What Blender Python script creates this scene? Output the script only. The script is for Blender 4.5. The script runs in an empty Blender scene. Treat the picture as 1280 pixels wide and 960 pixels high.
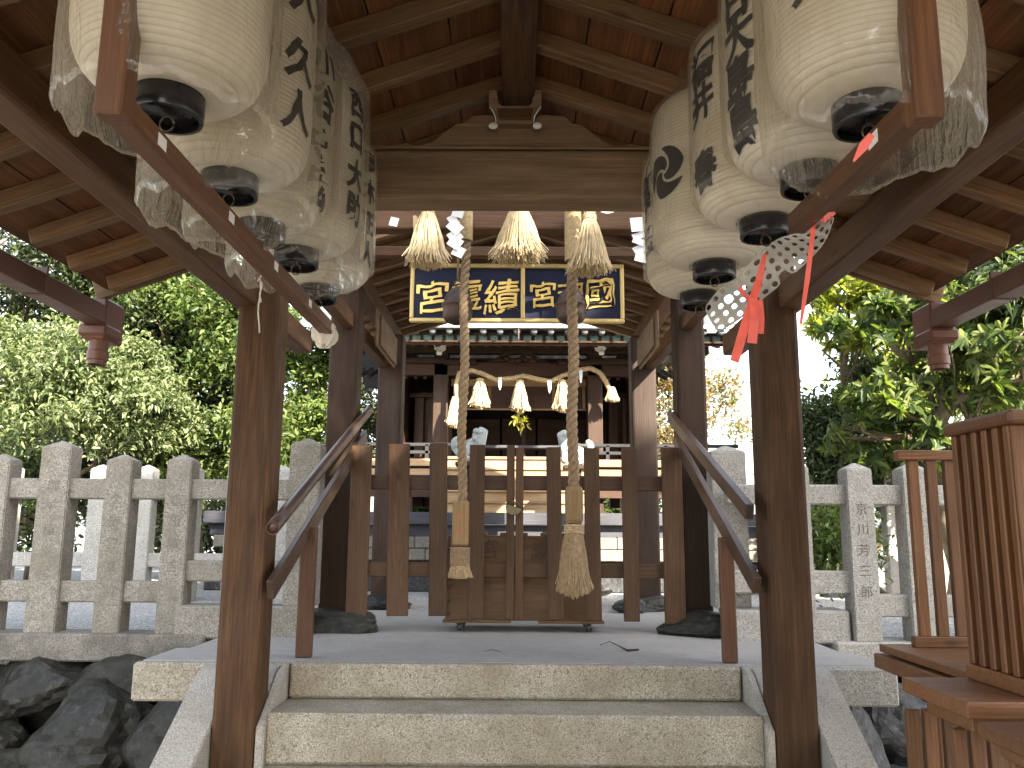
import bpy, bmesh, math, random
import numpy as np
from mathutils import Vector, Matrix, Quaternion, noise
R = math.radians
random.seed(7)
sc = bpy.context.scene
COL = sc.collection

# ------------------------------------------------------------------ camera frame
FPX = 1036.0
def _n(v): return Vector(v).normalized()
ZW = _n((40, 5980, -FPX)); YW = Vector((5, -180, -FPX)); YW = (YW - ZW*YW.dot(ZW)).normalized(); XW = YW.cross(ZW)
RC = Matrix((XW, YW, ZW))
CAM = Vector((0, 0, .72))
def at(px, py, **k):
    d = RC @ Vector((px-640, 480-py, -FPX))
    (a, v), = k.items(); i = 'xyz'.index(a)
    return CAM + d*((v-CAM[i])/d[i])

# ------------------------------------------------------------------ object helpers
WM = {}
def _reg(o, M, parent):
    WM[o.name] = M.copy()
    if parent is None:
        o.matrix_basis = M
    else:
        o.parent = parent
        o.matrix_parent_inverse = WM[parent.name].inverted()
        o.matrix_basis = M
def tag(o, label=None, cat=None, group=None, kind=None):
    if label: o['label'] = label
    if cat: o['category'] = cat
    if group: o['group'] = group
    if kind: o['kind'] = kind
    return o
def thing(name, loc, label, cat, group=None):
    o = bpy.data.objects.new(name, None); COL.objects.link(o)
    o.empty_display_size = .1
    _reg(o, Matrix.Translation(Vector(loc)), None)
    return tag(o, label, cat, group)
def link(name, me, mat, parent=None, M=None, smooth=False, label=None):
    o = bpy.data.objects.new(name, me); COL.objects.link(o)
    if mat is not None and len(me.materials) == 0: me.materials.append(mat)
    if smooth:
        me.polygons.foreach_set('use_smooth', [True]*len(me.polygons)); me.update()
    _reg(o, M if M is not None else Matrix.Identity(4), parent)
    if label: o['label'] = label
    return o
def bm_me(bm, name='m'):
    me = bpy.data.meshes.new(name); bm.to_mesh(me); bm.free(); return me
def pyd(v, f, name='m'):
    me = bpy.data.meshes.new(name); me.from_pydata([tuple(p) for p in v], [], f); me.update(); return me

def box_bm(bm, x0, x1, y0, y1, z0, z1, bev=.004, M=None, seg=1):
    r = bmesh.ops.create_cube(bm, size=1)
    vs = r['verts']
    for v in vs:
        v.co = Vector((x0+(x1-x0)*(v.co.x+.5), y0+(y1-y0)*(v.co.y+.5), z0+(z1-z0)*(v.co.z+.5)))
    if bev > 0:
        es = list({e for v in vs for e in v.link_edges})
        g = bmesh.ops.bevel(bm, geom=es, offset=bev, segments=seg, affect='EDGES', profile=.5)
        vs = list({v for f in g['faces'] for v in f.verts} | {v for v in vs if v.is_valid})
    if M is not None:
        for v in vs: v.co = M @ v.co
    return vs
def box(name, x0, x1, y0, y1, z0, z1, mat, parent=None, bev=.004, label=None):
    c = Vector(((x0+x1)/2, (y0+y1)/2, (z0+z1)/2))
    bm = bmesh.new()
    box_bm(bm, x0-c.x, x1-c.x, y0-c.y, y1-c.y, z0-c.z, z1-c.z, bev)
    return link(name, bm_me(bm), mat, parent, Matrix.Translation(c), label=label)
def frame_m(p0, p1, up=Vector((0, 0, 1))):
    x = (Vector(p1)-Vector(p0)).normalized()
    if abs(x.dot(up)) > .98: up = Vector((0, 1, 0))
    y = up.cross(x).normalized(); z = x.cross(y)
    M = Matrix((x, y, z)).transposed().to_4x4(); M.translation = Vector(p0)
    return M
def beam(name, p0, p1, w, h, mat, parent=None, bev=.006, up=(0, 0, 1), taper=None, rough=0, label=None):
    """timber from p0 to p1 (centre line); local X runs with the grain"""
    M = frame_m(p0, p1, Vector(up)); L = (Vector(p1)-Vector(p0)).length
    bm = bmesh.new(); box_bm(bm, 0, L, -w/2, w/2, -h/2, h/2, bev, seg=2 if bev > .008 else 1)
    return link(name, bm_me(bm), mat, parent, M, label=label)
def post(name, x, y, z0, z1, w, d, mat, parent=None, bev=.012, label=None):
    return beam(name, (x, y, z0), (x, y, z1), w, d, mat, parent, bev, label=label) if False else _post(name, x, y, z0, z1, w, d, mat, parent, bev, label)
def _post(name, x, y, z0, z1, w, d, mat, parent, bev, label):
    # local X up, local Y = world X, local Z = world Y
    M = Matrix(((0, 1, 0, x), (0, 0, 1, y), (1, 0, 0, z0), (0, 0, 0, 1)))
    bm = bmesh.new(); box_bm(bm, 0, z1-z0, -w/2, w/2, -d/2, d/2, bev, seg=2 if bev > .008 else 1)
    return link(name, bm_me(bm), mat, parent, M, label=label)
def lathe(name, prof, mat, parent, M, seg=32, smooth=True, fn=None, label=None):
    v = []; f = []; n = len(prof)
    for i, (r, z) in enumerate(prof):
        for j in range(seg):
            a = 2*math.pi*j/seg
            rr = r if fn is None else fn(r, z, a)
            v.append((rr*math.cos(a), rr*math.sin(a), z))
    for i in range(n-1):
        for j in range(seg):
            k = (j+1) % seg
            f.append((i*seg+j, i*seg+k, (i+1)*seg+k, (i+1)*seg+j))
    return link(name, pyd(v, f), mat, parent, M, smooth, label=label)
def tube_geo(pts, rad, seg=6, V=None, Fc=None, cap=True):
    pts = [Vector(p) for p in pts]; V = [] if V is None else V; Fc = [] if Fc is None else Fc
    base = len(V); n = len(pts); prev = None
    for i, p in enumerate(pts):
        t = (pts[min(i+1, n-1)]-pts[max(i-1, 0)]).normalized()
        if prev is None: u = t.orthogonal().normalized()
        else: u = (prev-t*prev.dot(t)).normalized()
        prev = u; w = t.cross(u); r = rad[i] if isinstance(rad, (list, tuple)) else rad
        for j in range(seg):
            a = 2*math.pi*j/seg; V.append(p+(u*math.cos(a)+w*math.sin(a))*r)
    for i in range(n-1):
        for j in range(seg):
            k = (j+1) % seg
            Fc.append((base+i*seg+j, base+i*seg+k, base+(i+1)*seg+k, base+(i+1)*seg+j))
    if cap:
        Fc.append(tuple(base+j for j in range(seg))[::-1]); Fc.append(tuple(base+(n-1)*seg+j for j in range(seg)))
    return V, Fc
def tube(name, pts, rad, mat, parent=None, seg=8, label=None):
    V, F = tube_geo(pts, rad, seg); o = pts[0]; M = Matrix.Translation(Vector(o))
    V = [v-Vector(o) for v in V]
    return link(name, pyd(V, F), mat, parent, M, True, label=label)
def prism(name, pts, y0, y1, mat, parent=None, bev=0, label=None):
    """outline (x,z) extruded along y"""
    bm = bmesh.new()
    c = Vector((sum(p[0] for p in pts)/len(pts), (y0+y1)/2, sum(p[1] for p in pts)/len(pts)))
    vs = [bm.verts.new((p[0]-c.x, y0-c.y, p[1]-c.z)) for p in pts]
    f = bm.faces.new(vs)
    r = bmesh.ops.extrude_face_region(bm, geom=[f])
    for v in r['geom']:
        if isinstance(v, bmesh.types.BMVert): v.co.y = y1-c.y
    bmesh.ops.recalc_face_normals(bm, faces=bm.faces)
    if bev: bmesh.ops.bevel(bm, geom=[e for e in bm.edges if e.calc_face_angle(0) > .6], offset=bev, segments=1, affect='EDGES')
    return link(name, bm_me(bm), mat, parent, Matrix.Translation(c), label=label)

# ------------------------------------------------------------------ text
def text_bm(s, size, extrude=0, bold=0):
    cu = bpy.data.curves.new('t', 'FONT'); cu.body = s; cu.size = size
    cu.align_x = 'CENTER'; cu.align_y = 'CENTER'; cu.extrude = extrude; cu.offset = bold; cu.resolution_u = 4
    o = bpy.data.objects.new('t', cu); COL.objects.link(o)
    dg = bpy.context.evaluated_depsgraph_get()
    me = bpy.data.meshes.new_from_object(o.evaluated_get(dg))
    bm = bmesh.new(); bm.from_mesh(me)
    bpy.data.objects.remove(o); bpy.data.meshes.remove(me); bpy.data.curves.remove(cu)
    # recentre
    if bm.verts:
        xs = [v.co.x for v in bm.verts]; ys = [v.co.y for v in bm.verts]
        c = Vector(((min(xs)+max(xs))/2, (min(ys)+max(ys))/2, 0))
        for v in bm.verts: v.co -= c
    return bm
def brush(b, amp, freq, step=.01, seed=0.):
    for k in range(-12, 13):
        for co, no in (((k*step, 0, 0), (1, 0, 0)), ((0, k*step, 0), (0, 1, 0))):
            bmesh.ops.bisect_plane(b, geom=list(b.verts)+list(b.edges)+list(b.faces), plane_co=co, plane_no=no)
    for v in b.verts:
        q = Vector((v.co.x*freq+seed, v.co.y*freq, seed*.7))
        v.co.x += amp*noise.noise(q)+amp*.35*noise.noise(q*3); v.co.y += amp*noise.noise(q+Vector((9, 5, 2)))+amp*.35*noise.noise(q*3+Vector((4, 4, 4)))+.10*v.co.x
    return b
def flat_text(name, chars, size, p, mat, parent, pitch=None, extrude=.002, bold=.0, wob=0):
    """characters facing -Y, one object each, stacked downwards from p"""
    pitch = pitch or size*1.1; o = None
    for i, ch in enumerate(chars):
        b = text_bm(ch, size, extrude, bold)
        if name in ('character', 'lettering'): brush(b, size*.06, 1/size*3.0, size/9, i*3.3+ord(ch) % 17)
        b.transform(Matrix(((1, 0, 0, 0), (0, 0, -1, 0), (0, 1, 0, 0), (0, 0, 0, 1))) @ Matrix.Rotation(random.uniform(-wob, wob), 4, 'Z'))
        o = link(name, bm_me(b), mat, parent, Matrix.Translation(Vector(p)+Vector((0, 0, -i*pitch))))
    return o

# ------------------------------------------------------------------ materials
def new_mat(name):
    m = bpy.data.materials.new(name); m.use_nodes = True
    nt = m.node_tree; nt.nodes.clear()
    out = nt.nodes.new('ShaderNodeOutputMaterial')
    return m, nt, out
def N(nt, t, **k):
    n = nt.nodes.new(t)
    for a, b in k.items():
        if a.startswith('i_'): n.inputs[a[2:].replace('_', ' ')].default_value = b
        else: setattr(n, a, b)
    return n
def ramp(nt, fac, stops, interp='LINEAR'):
    r = nt.nodes.new('ShaderNodeValToRGB'); r.color_ramp.interpolation = interp
    e = r.color_ramp.elements
    while len(e) < len(stops): e.new(.5)
    for i, (p, c) in enumerate(stops):
        e[i].position = p; e[i].color = (c[0], c[1], c[2], 1) if len(c) == 3 else c
    nt.links.new(fac, r.inputs[0]); return r.outputs[0]
def mix(nt, fac, a, b, mode='MIX'):
    m = nt.nodes.new('ShaderNodeMix'); m.data_type = 'RGBA'; m.blend_type = mode; m.clamp_factor = True
    for s, v in ((0, fac), (6, a), (7, b)):
        if hasattr(v, 'is_output') or isinstance(v, bpy.types.NodeSocket): nt.links.new(v, m.inputs[s])
        elif isinstance(v, (int, float)): m.inputs[s].default_value = v
        else: m.inputs[s].default_value = (*v, 1) if len(v) == 3 else v
    return m.outputs[2]
def coords(nt, rnd=True, kind='Object'):
    tc = nt.nodes.new('ShaderNodeTexCoord')
    if not rnd: return tc.outputs[kind]
    oi = nt.nodes.new('ShaderNodeObjectInfo')
    ml = N(nt, 'ShaderNodeMath', operation='MULTIPLY'); nt.links.new(oi.outputs['Random'], ml.inputs[0]); ml.inputs[1].default_value = 37.
    cb = nt.nodes.new('ShaderNodeCombineXYZ')
    for i in range(3): nt.links.new(ml.outputs[0], cb.inputs[i])
    ad = N(nt, 'ShaderNodeVectorMath', operation='ADD')
    nt.links.new(tc.outputs[kind], ad.inputs[0]); nt.links.new(cb.outputs[0], ad.inputs[1])
    return ad.outputs[0]
def scaled(nt, vec, s):
    m = nt.nodes.new('ShaderNodeMapping'); nt.links.new(vec, m.inputs[0]); m.inputs['Scale'].default_value = s; return m.outputs[0]
def noise_n(nt, vec, scale, detail=4, rough=.55, dist=0):
    n = N(nt, 'ShaderNodeTexNoise', i_Scale=scale, i_Detail=detail, i_Roughness=rough, i_Distortion=dist)
    nt.links.new(vec, n.inputs['Vector']); return n.outputs[0]
def bump(nt, h, s, d=.01, nrm=None):
    b = N(nt, 'ShaderNodeBump', i_Strength=s, i_Distance=d); nt.links.new(h, b.inputs['Height'])
    if nrm is not None: nt.links.new(nrm, b.inputs['Normal'])
    return b.outputs[0]
def principled(nt, out, col, rough=.6, nrm=None, spec=.5, **k):
    p = nt.nodes.new('ShaderNodeBsdfPrincipled')
    for nm, v in (('Base Color', col), ('Roughness', rough)):
        if isinstance(v, bpy.types.NodeSocket): nt.links.new(v, p.inputs[nm])
        elif isinstance(v, (int, float)): p.inputs[nm].default_value = v
        else: p.inputs[nm].default_value = (*v, 1)
    p.inputs['Specular IOR Level'].default_value = spec
    if nrm is not None: nt.links.new(nrm, p.inputs['Normal'])
    for a, v in k.items(): p.inputs[a.replace('_', ' ')].default_value = v
    if out is not None: nt.links.new(p.outputs[0], out.inputs[0])
    return p

def wood(name, dark, light, weather=None, wamt=.35, rough=.62, fine=1.0, stain=.35, spec=.35, ring=10.):
    tint = lambda c: (c[0]*1.02, c[1]*.97, c[2]*.74)
    dark, light = tint(dark), tint(light); weather = tint(weather) if weather else None
    m, nt, out = new_mat(name); v = coords(nt)
    warp = N(nt, 'ShaderNodeTexNoise', i_Scale=1.2, i_Detail=2.); nt.links.new(scaled(nt, v, (.6, 1.6, 1.6)), warp.inputs['Vector'])
    wv = N(nt, 'ShaderNodeVectorMath', operation='MULTIPLY_ADD')
    nt.links.new(warp.outputs['Color'], wv.inputs[0]); wv.inputs[1].default_value = (.16, .16, .16); nt.links.new(v, wv.inputs[2])
    rg = noise_n(nt, scaled(nt, wv.outputs[0], (.35, ring, ring)), 1.6, 2.5, .5, .6)
    w = N(nt, 'ShaderNodeMath', operation='SINE'); mm = N(nt, 'ShaderNodeMath', operation='MULTIPLY'); mm.inputs[1].default_value = 46
    nt.links.new(rg, mm.inputs[0]); nt.links.new(mm.outputs[0], w.inputs[0])
    w2 = N(nt, 'ShaderNodeMapRange'); w2.inputs['From Min'].default_value = -1; nt.links.new(w.outputs[0], w2.inputs[0])
    fib = noise_n(nt, scaled(nt, v, (2.2, 85*fine, 85*fine)), 1.5, 4, .65)
    c = ramp(nt, fib, [(.28, dark), (.72, light)])
    c = mix(nt, mix(nt, .8, (0, 0, 0), w2.outputs[0]), c, mix(nt, .62, c, dark))
    big = noise_n(nt, scaled(nt, v, (1.1, 3, 3)), 1.3, 4, .6)
    sm = ramp(nt, big, [(.38, (0, 0, 0)), (.7, (1, 1, 1))])
    c = mix(nt, mix(nt, stain, (0, 0, 0), sm), c, tuple(x*.45 for x in dark))
    if weather:
        wn = noise_n(nt, scaled(nt, v, (.7, 5, 5)), 1.9, 5, .7)
        wm = ramp(nt, wn, [(.42, (0, 0, 0)), (.68, (1, 1, 1))])
        c = mix(nt, mix(nt, wamt, (0, 0, 0), wm), c, weather)
    # knots
    vo = N(nt, 'ShaderNodeTexVoronoi', i_Scale=1.6); nt.links.new(scaled(nt, wv.outputs[0], (1., 3.2, 3.2)), vo.inputs['Vector'])
    kn = ramp(nt, vo.outputs['Distance'], [(.03, (1, 1, 1)), (.09, (0, 0, 0))])
    c = mix(nt, mix(nt, .75, (0, 0, 0), kn), c, tuple(x*.35 for x in dark))
    oi = nt.nodes.new('ShaderNodeObjectInfo')
    hs = nt.nodes.new('ShaderNodeHueSaturation'); mr = N(nt, 'ShaderNodeMapRange'); nt.links.new(oi.outputs['Random'], mr.inputs[0])
    mr.inputs['To Min'].default_value = .78; mr.inputs['To Max'].default_value = 1.2
    nt.links.new(mr.outputs[0], hs.inputs['Value']); nt.links.new(c, hs.inputs['Color'])
    nr = bump(nt, fib, .35, .004)
    nr = bump(nt, w2.outputs[0], .12, .003, nr)
    rr = ramp(nt, big, [(.3, (rough-.1,)*3), (.7, (rough+.12,)*3)])
    principled(nt, out, hs.outputs[0], rr, nr, spec)
    return m

def granite(name, base, dark, light, stain, stamt=.4, spk=170., rough=.8):
    m, nt, out = new_mat(name); v = coords(nt)
    n1 = noise_n(nt, v, spk, 2, .8); n2 = noise_n(nt, v, spk*.45, 3, .7); n3 = noise_n(nt, v, 3.2, 6, .65); n4 = noise_n(nt, v, 9., 5, .7)
    c = ramp(nt, n1, [(.36, dark), (.46, base), (.56, base), (.66, light)])
    c = mix(nt, ramp(nt, n2, [(.55, (0, 0, 0)), (.68, (.8, .8, .8))]), c, dark)
    c = mix(nt, mix(nt, stamt, (0, 0, 0), ramp(nt, n3, [(.4, (0, 0, 0)), (.65, (1, 1, 1))])), c, stain)
    c = mix(nt, mix(nt, stamt*.8, (0, 0, 0), ramp(nt, n4, [(.48, (0, 0, 0)), (.7, (1, 1, 1))])), c, tuple(x*.5 for x in base))
    h = bump(nt, n2, .55, .006); h = bump(nt, n4, .5, .02, h)
    principled(nt, out, c, rough, h, .3)
    return m
def plain(name, col, rough=.5, var=.15, scale=8., metallic=0., spec=.5, bmp=.1):
    m, nt, out = new_mat(name); v = coords(nt)
    n = noise_n(nt, v, scale, 5, .6)
    c = ramp(nt, n, [(.3, tuple(x*(1-var) for x in col)), (.7, tuple(min(1, x*(1+var)) for x in col))])
    rr = ramp(nt, n, [(.3, (max(0, rough-.08),)*3), (.7, (min(1, rough+.12),)*3)])
    n2 = noise_n(nt, v, scale*9, 3, .6)
    principled(nt, out, c, rr, bump(nt, n2, bmp, .003), spec, Metallic=metallic)
    return m
def leafm(name, c1, c2, c3, trans=.35, rough=.45, gl=.04):
    m, nt, out = new_mat(name)
    g = nt.nodes.new('ShaderNodeNewGeometry'); tc = nt.nodes.new('ShaderNodeTexCoord')
    n = noise_n(nt, tc.outputs['Object'], .9, 3, .6)
    a = N(nt, 'ShaderNodeMath', operation='ADD'); nt.links.new(g.outputs['Random Per Island'], a.inputs[0]); nt.links.new(n, a.inputs[1])
    c = ramp(nt, a.outputs[0], [(.45, c1), (.95, c2), (1.45, c3)])
    p = principled(nt, None, c, rough, None, .35)
    t = nt.nodes.new('ShaderNodeBsdfTranslucent'); nt.links.new(mix(nt, 1., c, (1.5, 1.7, .6), 'MULTIPLY'), t.inputs[0])
    ms = nt.nodes.new('ShaderNodeMixShader'); ms.inputs[0].default_value = trans
    nt.links.new(p.outputs[0], ms.inputs[1]); nt.links.new(t.outputs[0], ms.inputs[2]); nt.links.new(ms.outputs[0], out.inputs[0])
    return m

W_POST = wood('wood_post', (.034, .016, .008), (.145, .073, .036), weather=(.095, .062, .040), wamt=.35, ring=4, fine=.7, spec=.25)
W_BEAM = wood('wood_beam', (.06, .027, .014), (.15, .072, .036), weather=(.13, .09, .06), wamt=.4)
W_TIE = wood('wood_crossbeam', (.14, .088, .06), (.30, .20, .14), weather=(.30, .23, .18), wamt=.5, ring=7)
W_RAFT = wood('wood_rafter', (.10, .052, .026), (.27, .155, .085), weather=(.22, .17, .12), wamt=.5)
W_BOARD = wood('wood_ceiling', (.075, .027, .010), (.30, .115, .044), weather=(.24, .13, .065), wamt=.4, stain=.65, ring=5)
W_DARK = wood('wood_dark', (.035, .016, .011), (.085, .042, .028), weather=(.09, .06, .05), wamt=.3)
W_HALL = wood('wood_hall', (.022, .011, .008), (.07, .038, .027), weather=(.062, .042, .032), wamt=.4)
W_DECK = wood('wood_deck', (.30, .20, .14), (.50, .36, .26), weather=(.42, .36, .32), wamt=.4)
W_RAILG = wood('wood_rail_grey', (.016, .016, .022), (.04, .042, .058), weather=(.05, .052, .07), wamt=.3)
W_GREY = wood('wood_grey', (.05, .052, .08), (.12, .125, .19), weather=(.12, .125, .19), wamt=.4)
W_GATE = wood('wood_gate', (.036, .017, .008), (.105, .052, .026), weather=(.08, .050, .031), wamt=.4)
W_RED = wood('wood_varnished', (.095, .039, .017), (.25, .112, .052), weather=(.19, .10, .05), wamt=.3, rough=.42, spec=.5, stain=.2)
W_RACK = wood('wood_rack', (.06, .022, .010), (.17, .075, .036), weather=(.12, .07, .045), wamt=.3, spec=.5, rough=.5)
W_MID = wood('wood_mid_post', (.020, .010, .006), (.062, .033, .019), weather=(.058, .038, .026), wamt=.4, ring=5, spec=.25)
W_PALE = wood('wood_pale', (.17, .11, .06), (.34, .235, .14), weather=(.26, .20, .13), wamt=.4)
W_BOX = wood('wood_offering', (.075, .038, .018), (.20, .115, .058), weather=(.14, .09, .05), wamt=.3, ring=5)
W_RAIL = wood('wood_rail_brown', (.05, .027, .02), (.11, .062, .045), weather=(.13, .09, .075), wamt=.25, rough=.4, spec=.5)
G_STEP = granite('granite_step', (.40, .36, .285), (.13, .11, .08), (.66, .62, .52), (.20, .16, .10), .55, spk=120)
G_SIDE = granite('granite_string', (.40, .37, .32), (.18, .165, .14), (.58, .55, .49), (.30, .27, .22), .25)
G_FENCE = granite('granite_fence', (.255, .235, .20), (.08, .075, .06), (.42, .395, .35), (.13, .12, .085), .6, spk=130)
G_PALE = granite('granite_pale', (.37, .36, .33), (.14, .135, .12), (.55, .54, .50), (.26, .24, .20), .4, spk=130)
G_TOP = granite('slab_top', (.36, .345, .32), (.22, .21, .195), (.46, .44, .41), (.27, .255, .23), .3, spk=210)
G_KERB = granite('granite_old_kerb', (.20, .185, .16), (.07, .065, .055), (.33, .31, .28), (.05, .047, .038), .85, spk=130)
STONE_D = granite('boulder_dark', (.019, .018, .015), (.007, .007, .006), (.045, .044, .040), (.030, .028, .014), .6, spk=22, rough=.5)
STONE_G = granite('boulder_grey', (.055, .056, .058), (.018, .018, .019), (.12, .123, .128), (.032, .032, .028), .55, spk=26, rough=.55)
BLACK = plain('lacquer_black', (.012, .012, .013), .25, .3, spec=.5)
INK = plain('ink', (.015, .015, .016), .55, .3, 40)
STRAW = plain('straw', (.52, .40, .22), .7, .3, 30)
ROPE = plain('hemp_rope', (.25, .175, .10), .85, .35, 60, bmp=.5)
ROPE2 = plain('new_straw_rope', (.50, .37, .20), .8, .3, 60, bmp=.5)
HEMP = plain('hemp_fringe', (.42, .31, .18), .8, .35, 50)
PAPER = plain('white_paper', (.8, .8, .8), .7, .04)
CLOTH = plain('white_cloth', (.62, .58, .50), .85, .15, 25, bmp=.5)
REDTAPE = plain('coral_plastic_tape', (.75, .115, .08), .45, .15, 20)
NET = plain('foam_net', (.46, .45, .41), .6, .1, 25)
COPPER = plain('brown_sheet_metal', (.095, .048, .032), .42, .25, 6, spec=.5)
COPPERL = plain('brown_plastic_hopper', (.12, .048, .027), .45, .2, 6)
PIPE = plain('brown_pipe', (.08, .046, .032), .35, .08, 3, spec=.5, bmp=.02)
BRONZE = plain('bell_bronze', (.09, .062, .048), .4, .3, 14, metallic=.6)
GOLD = plain('gold_leaf', (.80, .55, .16), .35, .2, 18, metallic=.65)
GOLDF = plain('gold_frame', (.72, .55, .22), .5, .15, 10, metallic=.3)
NAVY = plain('navy_lacquer', (.006, .009, .036), .5, .25, 5, spec=.3)
ROOFM = plain('roof_tile', (.10, .105, .11), .6, .3, 6)
VERDI = plain('verdigris_tile', (.07, .12, .10), .6, .35, 20)
WHITE = plain('white_paint_and_lit_gutter', (.72, .72, .68), .5, .08)
STATUE = plain('pale_stone_statue', (.36, .39, .38), .8, .15, 30, bmp=.5)
CAST = plain('caster_grey', (.05, .05, .05), .4, .2, 30)
BRASS = plain('padlock_brass', (.10, .085, .05), .35, .35, 40, metallic=.8)
ENGR = plain('engraved_shade', (.15, .14, .115), .9, .3, 40)
BARK = wood('bark', (.06, .045, .032), (.17, .13, .095), weather=(.16, .15, .12), wamt=.5, rough=.85, fine=.25)
LABELW = plain('paper_label', (.75, .75, .73), .6, .08)
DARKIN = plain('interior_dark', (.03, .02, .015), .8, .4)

def paper_mat():
    m, nt, out = new_mat('lantern_paper'); v = coords(nt)
    tc = nt.nodes.new('ShaderNodeTexCoord'); sx = nt.nodes.new('ShaderNodeSeparateXYZ'); nt.links.new(tc.outputs['Object'], sx.inputs[0])
    n = noise_n(nt, v, 5, 5, .65)
    c = ramp(nt, n, [(.3, (.64, .57, .44)), (.6, (.80, .75, .63)), (.8, (.84, .80, .70))])
    # the bamboo hoops show through the paper as thin darker lines
    fr = N(nt, 'ShaderNodeMath', operation='FRACT'); ml = N(nt, 'ShaderNodeMath', operation='MULTIPLY'); ml.inputs[1].default_value = 1/.0115
    nt.links.new(sx.outputs['Z'], ml.inputs[0]); nt.links.new(ml.outputs[0], fr.inputs[0])
    ln = ramp(nt, fr.outputs[0], [(.0, (1, 1, 1)), (.18, (0, 0, 0)), (.85, (0, 0, 0)), (1., (1, 1, 1))])
    c = mix(nt, mix(nt, .55, (0, 0, 0), ln), c, (.50, .44, .33))
    st = noise_n(nt, scaled(nt, v, (30, 30, 2)), 1., 3, .6)
    c = mix(nt, mix(nt, .25, (0, 0, 0), ramp(nt, st, [(.5, (0, 0, 0)), (.7, (1, 1, 1))])), c, (.52, .46, .36))
    bh = ramp(nt, fr.outputs[0], [(.0, (0, 0, 0)), (.2, (.6, .6, .6)), (.5, (1, 1, 1)), (.8, (.6, .6, .6)), (1., (0, 0, 0))])
    p = principled(nt, None, c, .6, bump(nt, bh, .5, .003), .3)
    t = nt.nodes.new('ShaderNodeBsdfTranslucent'); nt.links.new(c, t.inputs[0])
    ms = nt.nodes.new('ShaderNodeMixShader'); ms.inputs[0].default_value = .3
    nt.links.new(p.outputs[0], ms.inputs[1]); nt.links.new(t.outputs[0], ms.inputs[2]); nt.links.new(ms.outputs[0], out.inputs[0])
    return m
LANT = paper_mat()
def bag_mat():
    m, nt, out = new_mat('clear_plastic'); v = coords(nt)
    n = noise_n(nt, scaled(nt, v, (14, 14, 4)), 1.6, 4, .6, 1.5); n2 = noise_n(nt, scaled(nt, v, (60, 60, 9)), 1., 3, .6, .8)
    nr = bump(nt, n, .8, .02); nr = bump(nt, n2, .07, .003, nr)
    tr = nt.nodes.new('ShaderNodeBsdfTransparent'); tr.inputs[0].default_value = (.985, .98, .955, 1)
    gl = N(nt, 'ShaderNodeBsdfGlossy'); gl.inputs['Roughness'].default_value = .06; gl.inputs['Color'].default_value = (1, 1, 1, 1); nt.links.new(nr, gl.inputs['Normal'])
    df = N(nt, 'ShaderNodeBsdfDiffuse'); df.inputs[0].default_value = (.80, .75, .63, 1); nt.links.new(nr, df.inputs['Normal'])
    lw = N(nt, 'ShaderNodeLayerWeight', i_Blend=.32); nt.links.new(nr, lw.inputs['Normal'])
    tl_ = N(nt, 'ShaderNodeBsdfTranslucent'); tl_.inputs[0].default_value = (.85, .80, .68, 1)
    dm = nt.nodes.new('ShaderNodeMixShader'); dm.inputs[0].default_value = .5; nt.links.new(df.outputs[0], dm.inputs[1]); nt.links.new(tl_.outputs[0], dm.inputs[2])
    m1 = nt.nodes.new('ShaderNodeMixShader'); nt.links.new(ramp(nt, lw.outputs['Facing'], [(0, (.055,)*3), (.6, (.11,)*3), (1, (.36,)*3)]), m1.inputs[0])
    nt.links.new(tr.outputs[0], m1.inputs[1]); nt.links.new(dm.outputs[0], m1.inputs[2])
    m2 = nt.nodes.new('ShaderNodeMixShader'); nt.links.new(ramp(nt, lw.outputs['Fresnel'], [(0, (.04,)*3), (.3, (.11,)*3), (1, (.45,)*3)]), m2.inputs[0])
    nt.links.new(m1.outputs[0], m2.inputs[1]); nt.links.new(gl.outputs[0], m2.inputs[2]); nt.links.new(m2.outputs[0], out.inputs[0])
    return m
BAG = bag_mat()
def gravel_mat(name, a, b, c3, sc_=55.):
    m, nt, out = new_mat(name); v = coords(nt, False)
    vo = N(nt, 'ShaderNodeTexVoronoi', i_Scale=sc_); nt.links.new(v, vo.inputs['Vector'])
    n = noise_n(nt, v, 1.2, 5, .6)
    sp = nt.nodes.new('ShaderNodeSeparateColor'); nt.links.new(vo.outputs['Color'], sp.inputs[0])
    c = ramp(nt, sp.outputs[0], [(0, a), (.5, b), (1, c3)])
    c = mix(nt, ramp(nt, vo.outputs['Distance'], [(.35, (0, 0, 0)), (.7, (.7, .7, .7))]), c, tuple(x*.3 for x in a))
    c = mix(nt, mix(nt, .4, (0, 0, 0), ramp(nt, n, [(.4, (0, 0, 0)), (.7, (1, 1, 1))])), c, a)
    principled(nt, out, c, .85, bump(nt, vo.outputs['Distance'], 1., .02), .3)
    return m
GRAVEL = gravel_mat('white_gravel', (.36, .36, .35), (.56, .56, .55), (.68, .68, .67))
EARTH = gravel_mat('earth', (.40, .35, .28), (.52, .46, .38), (.60, .55, .47), 30.)

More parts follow.
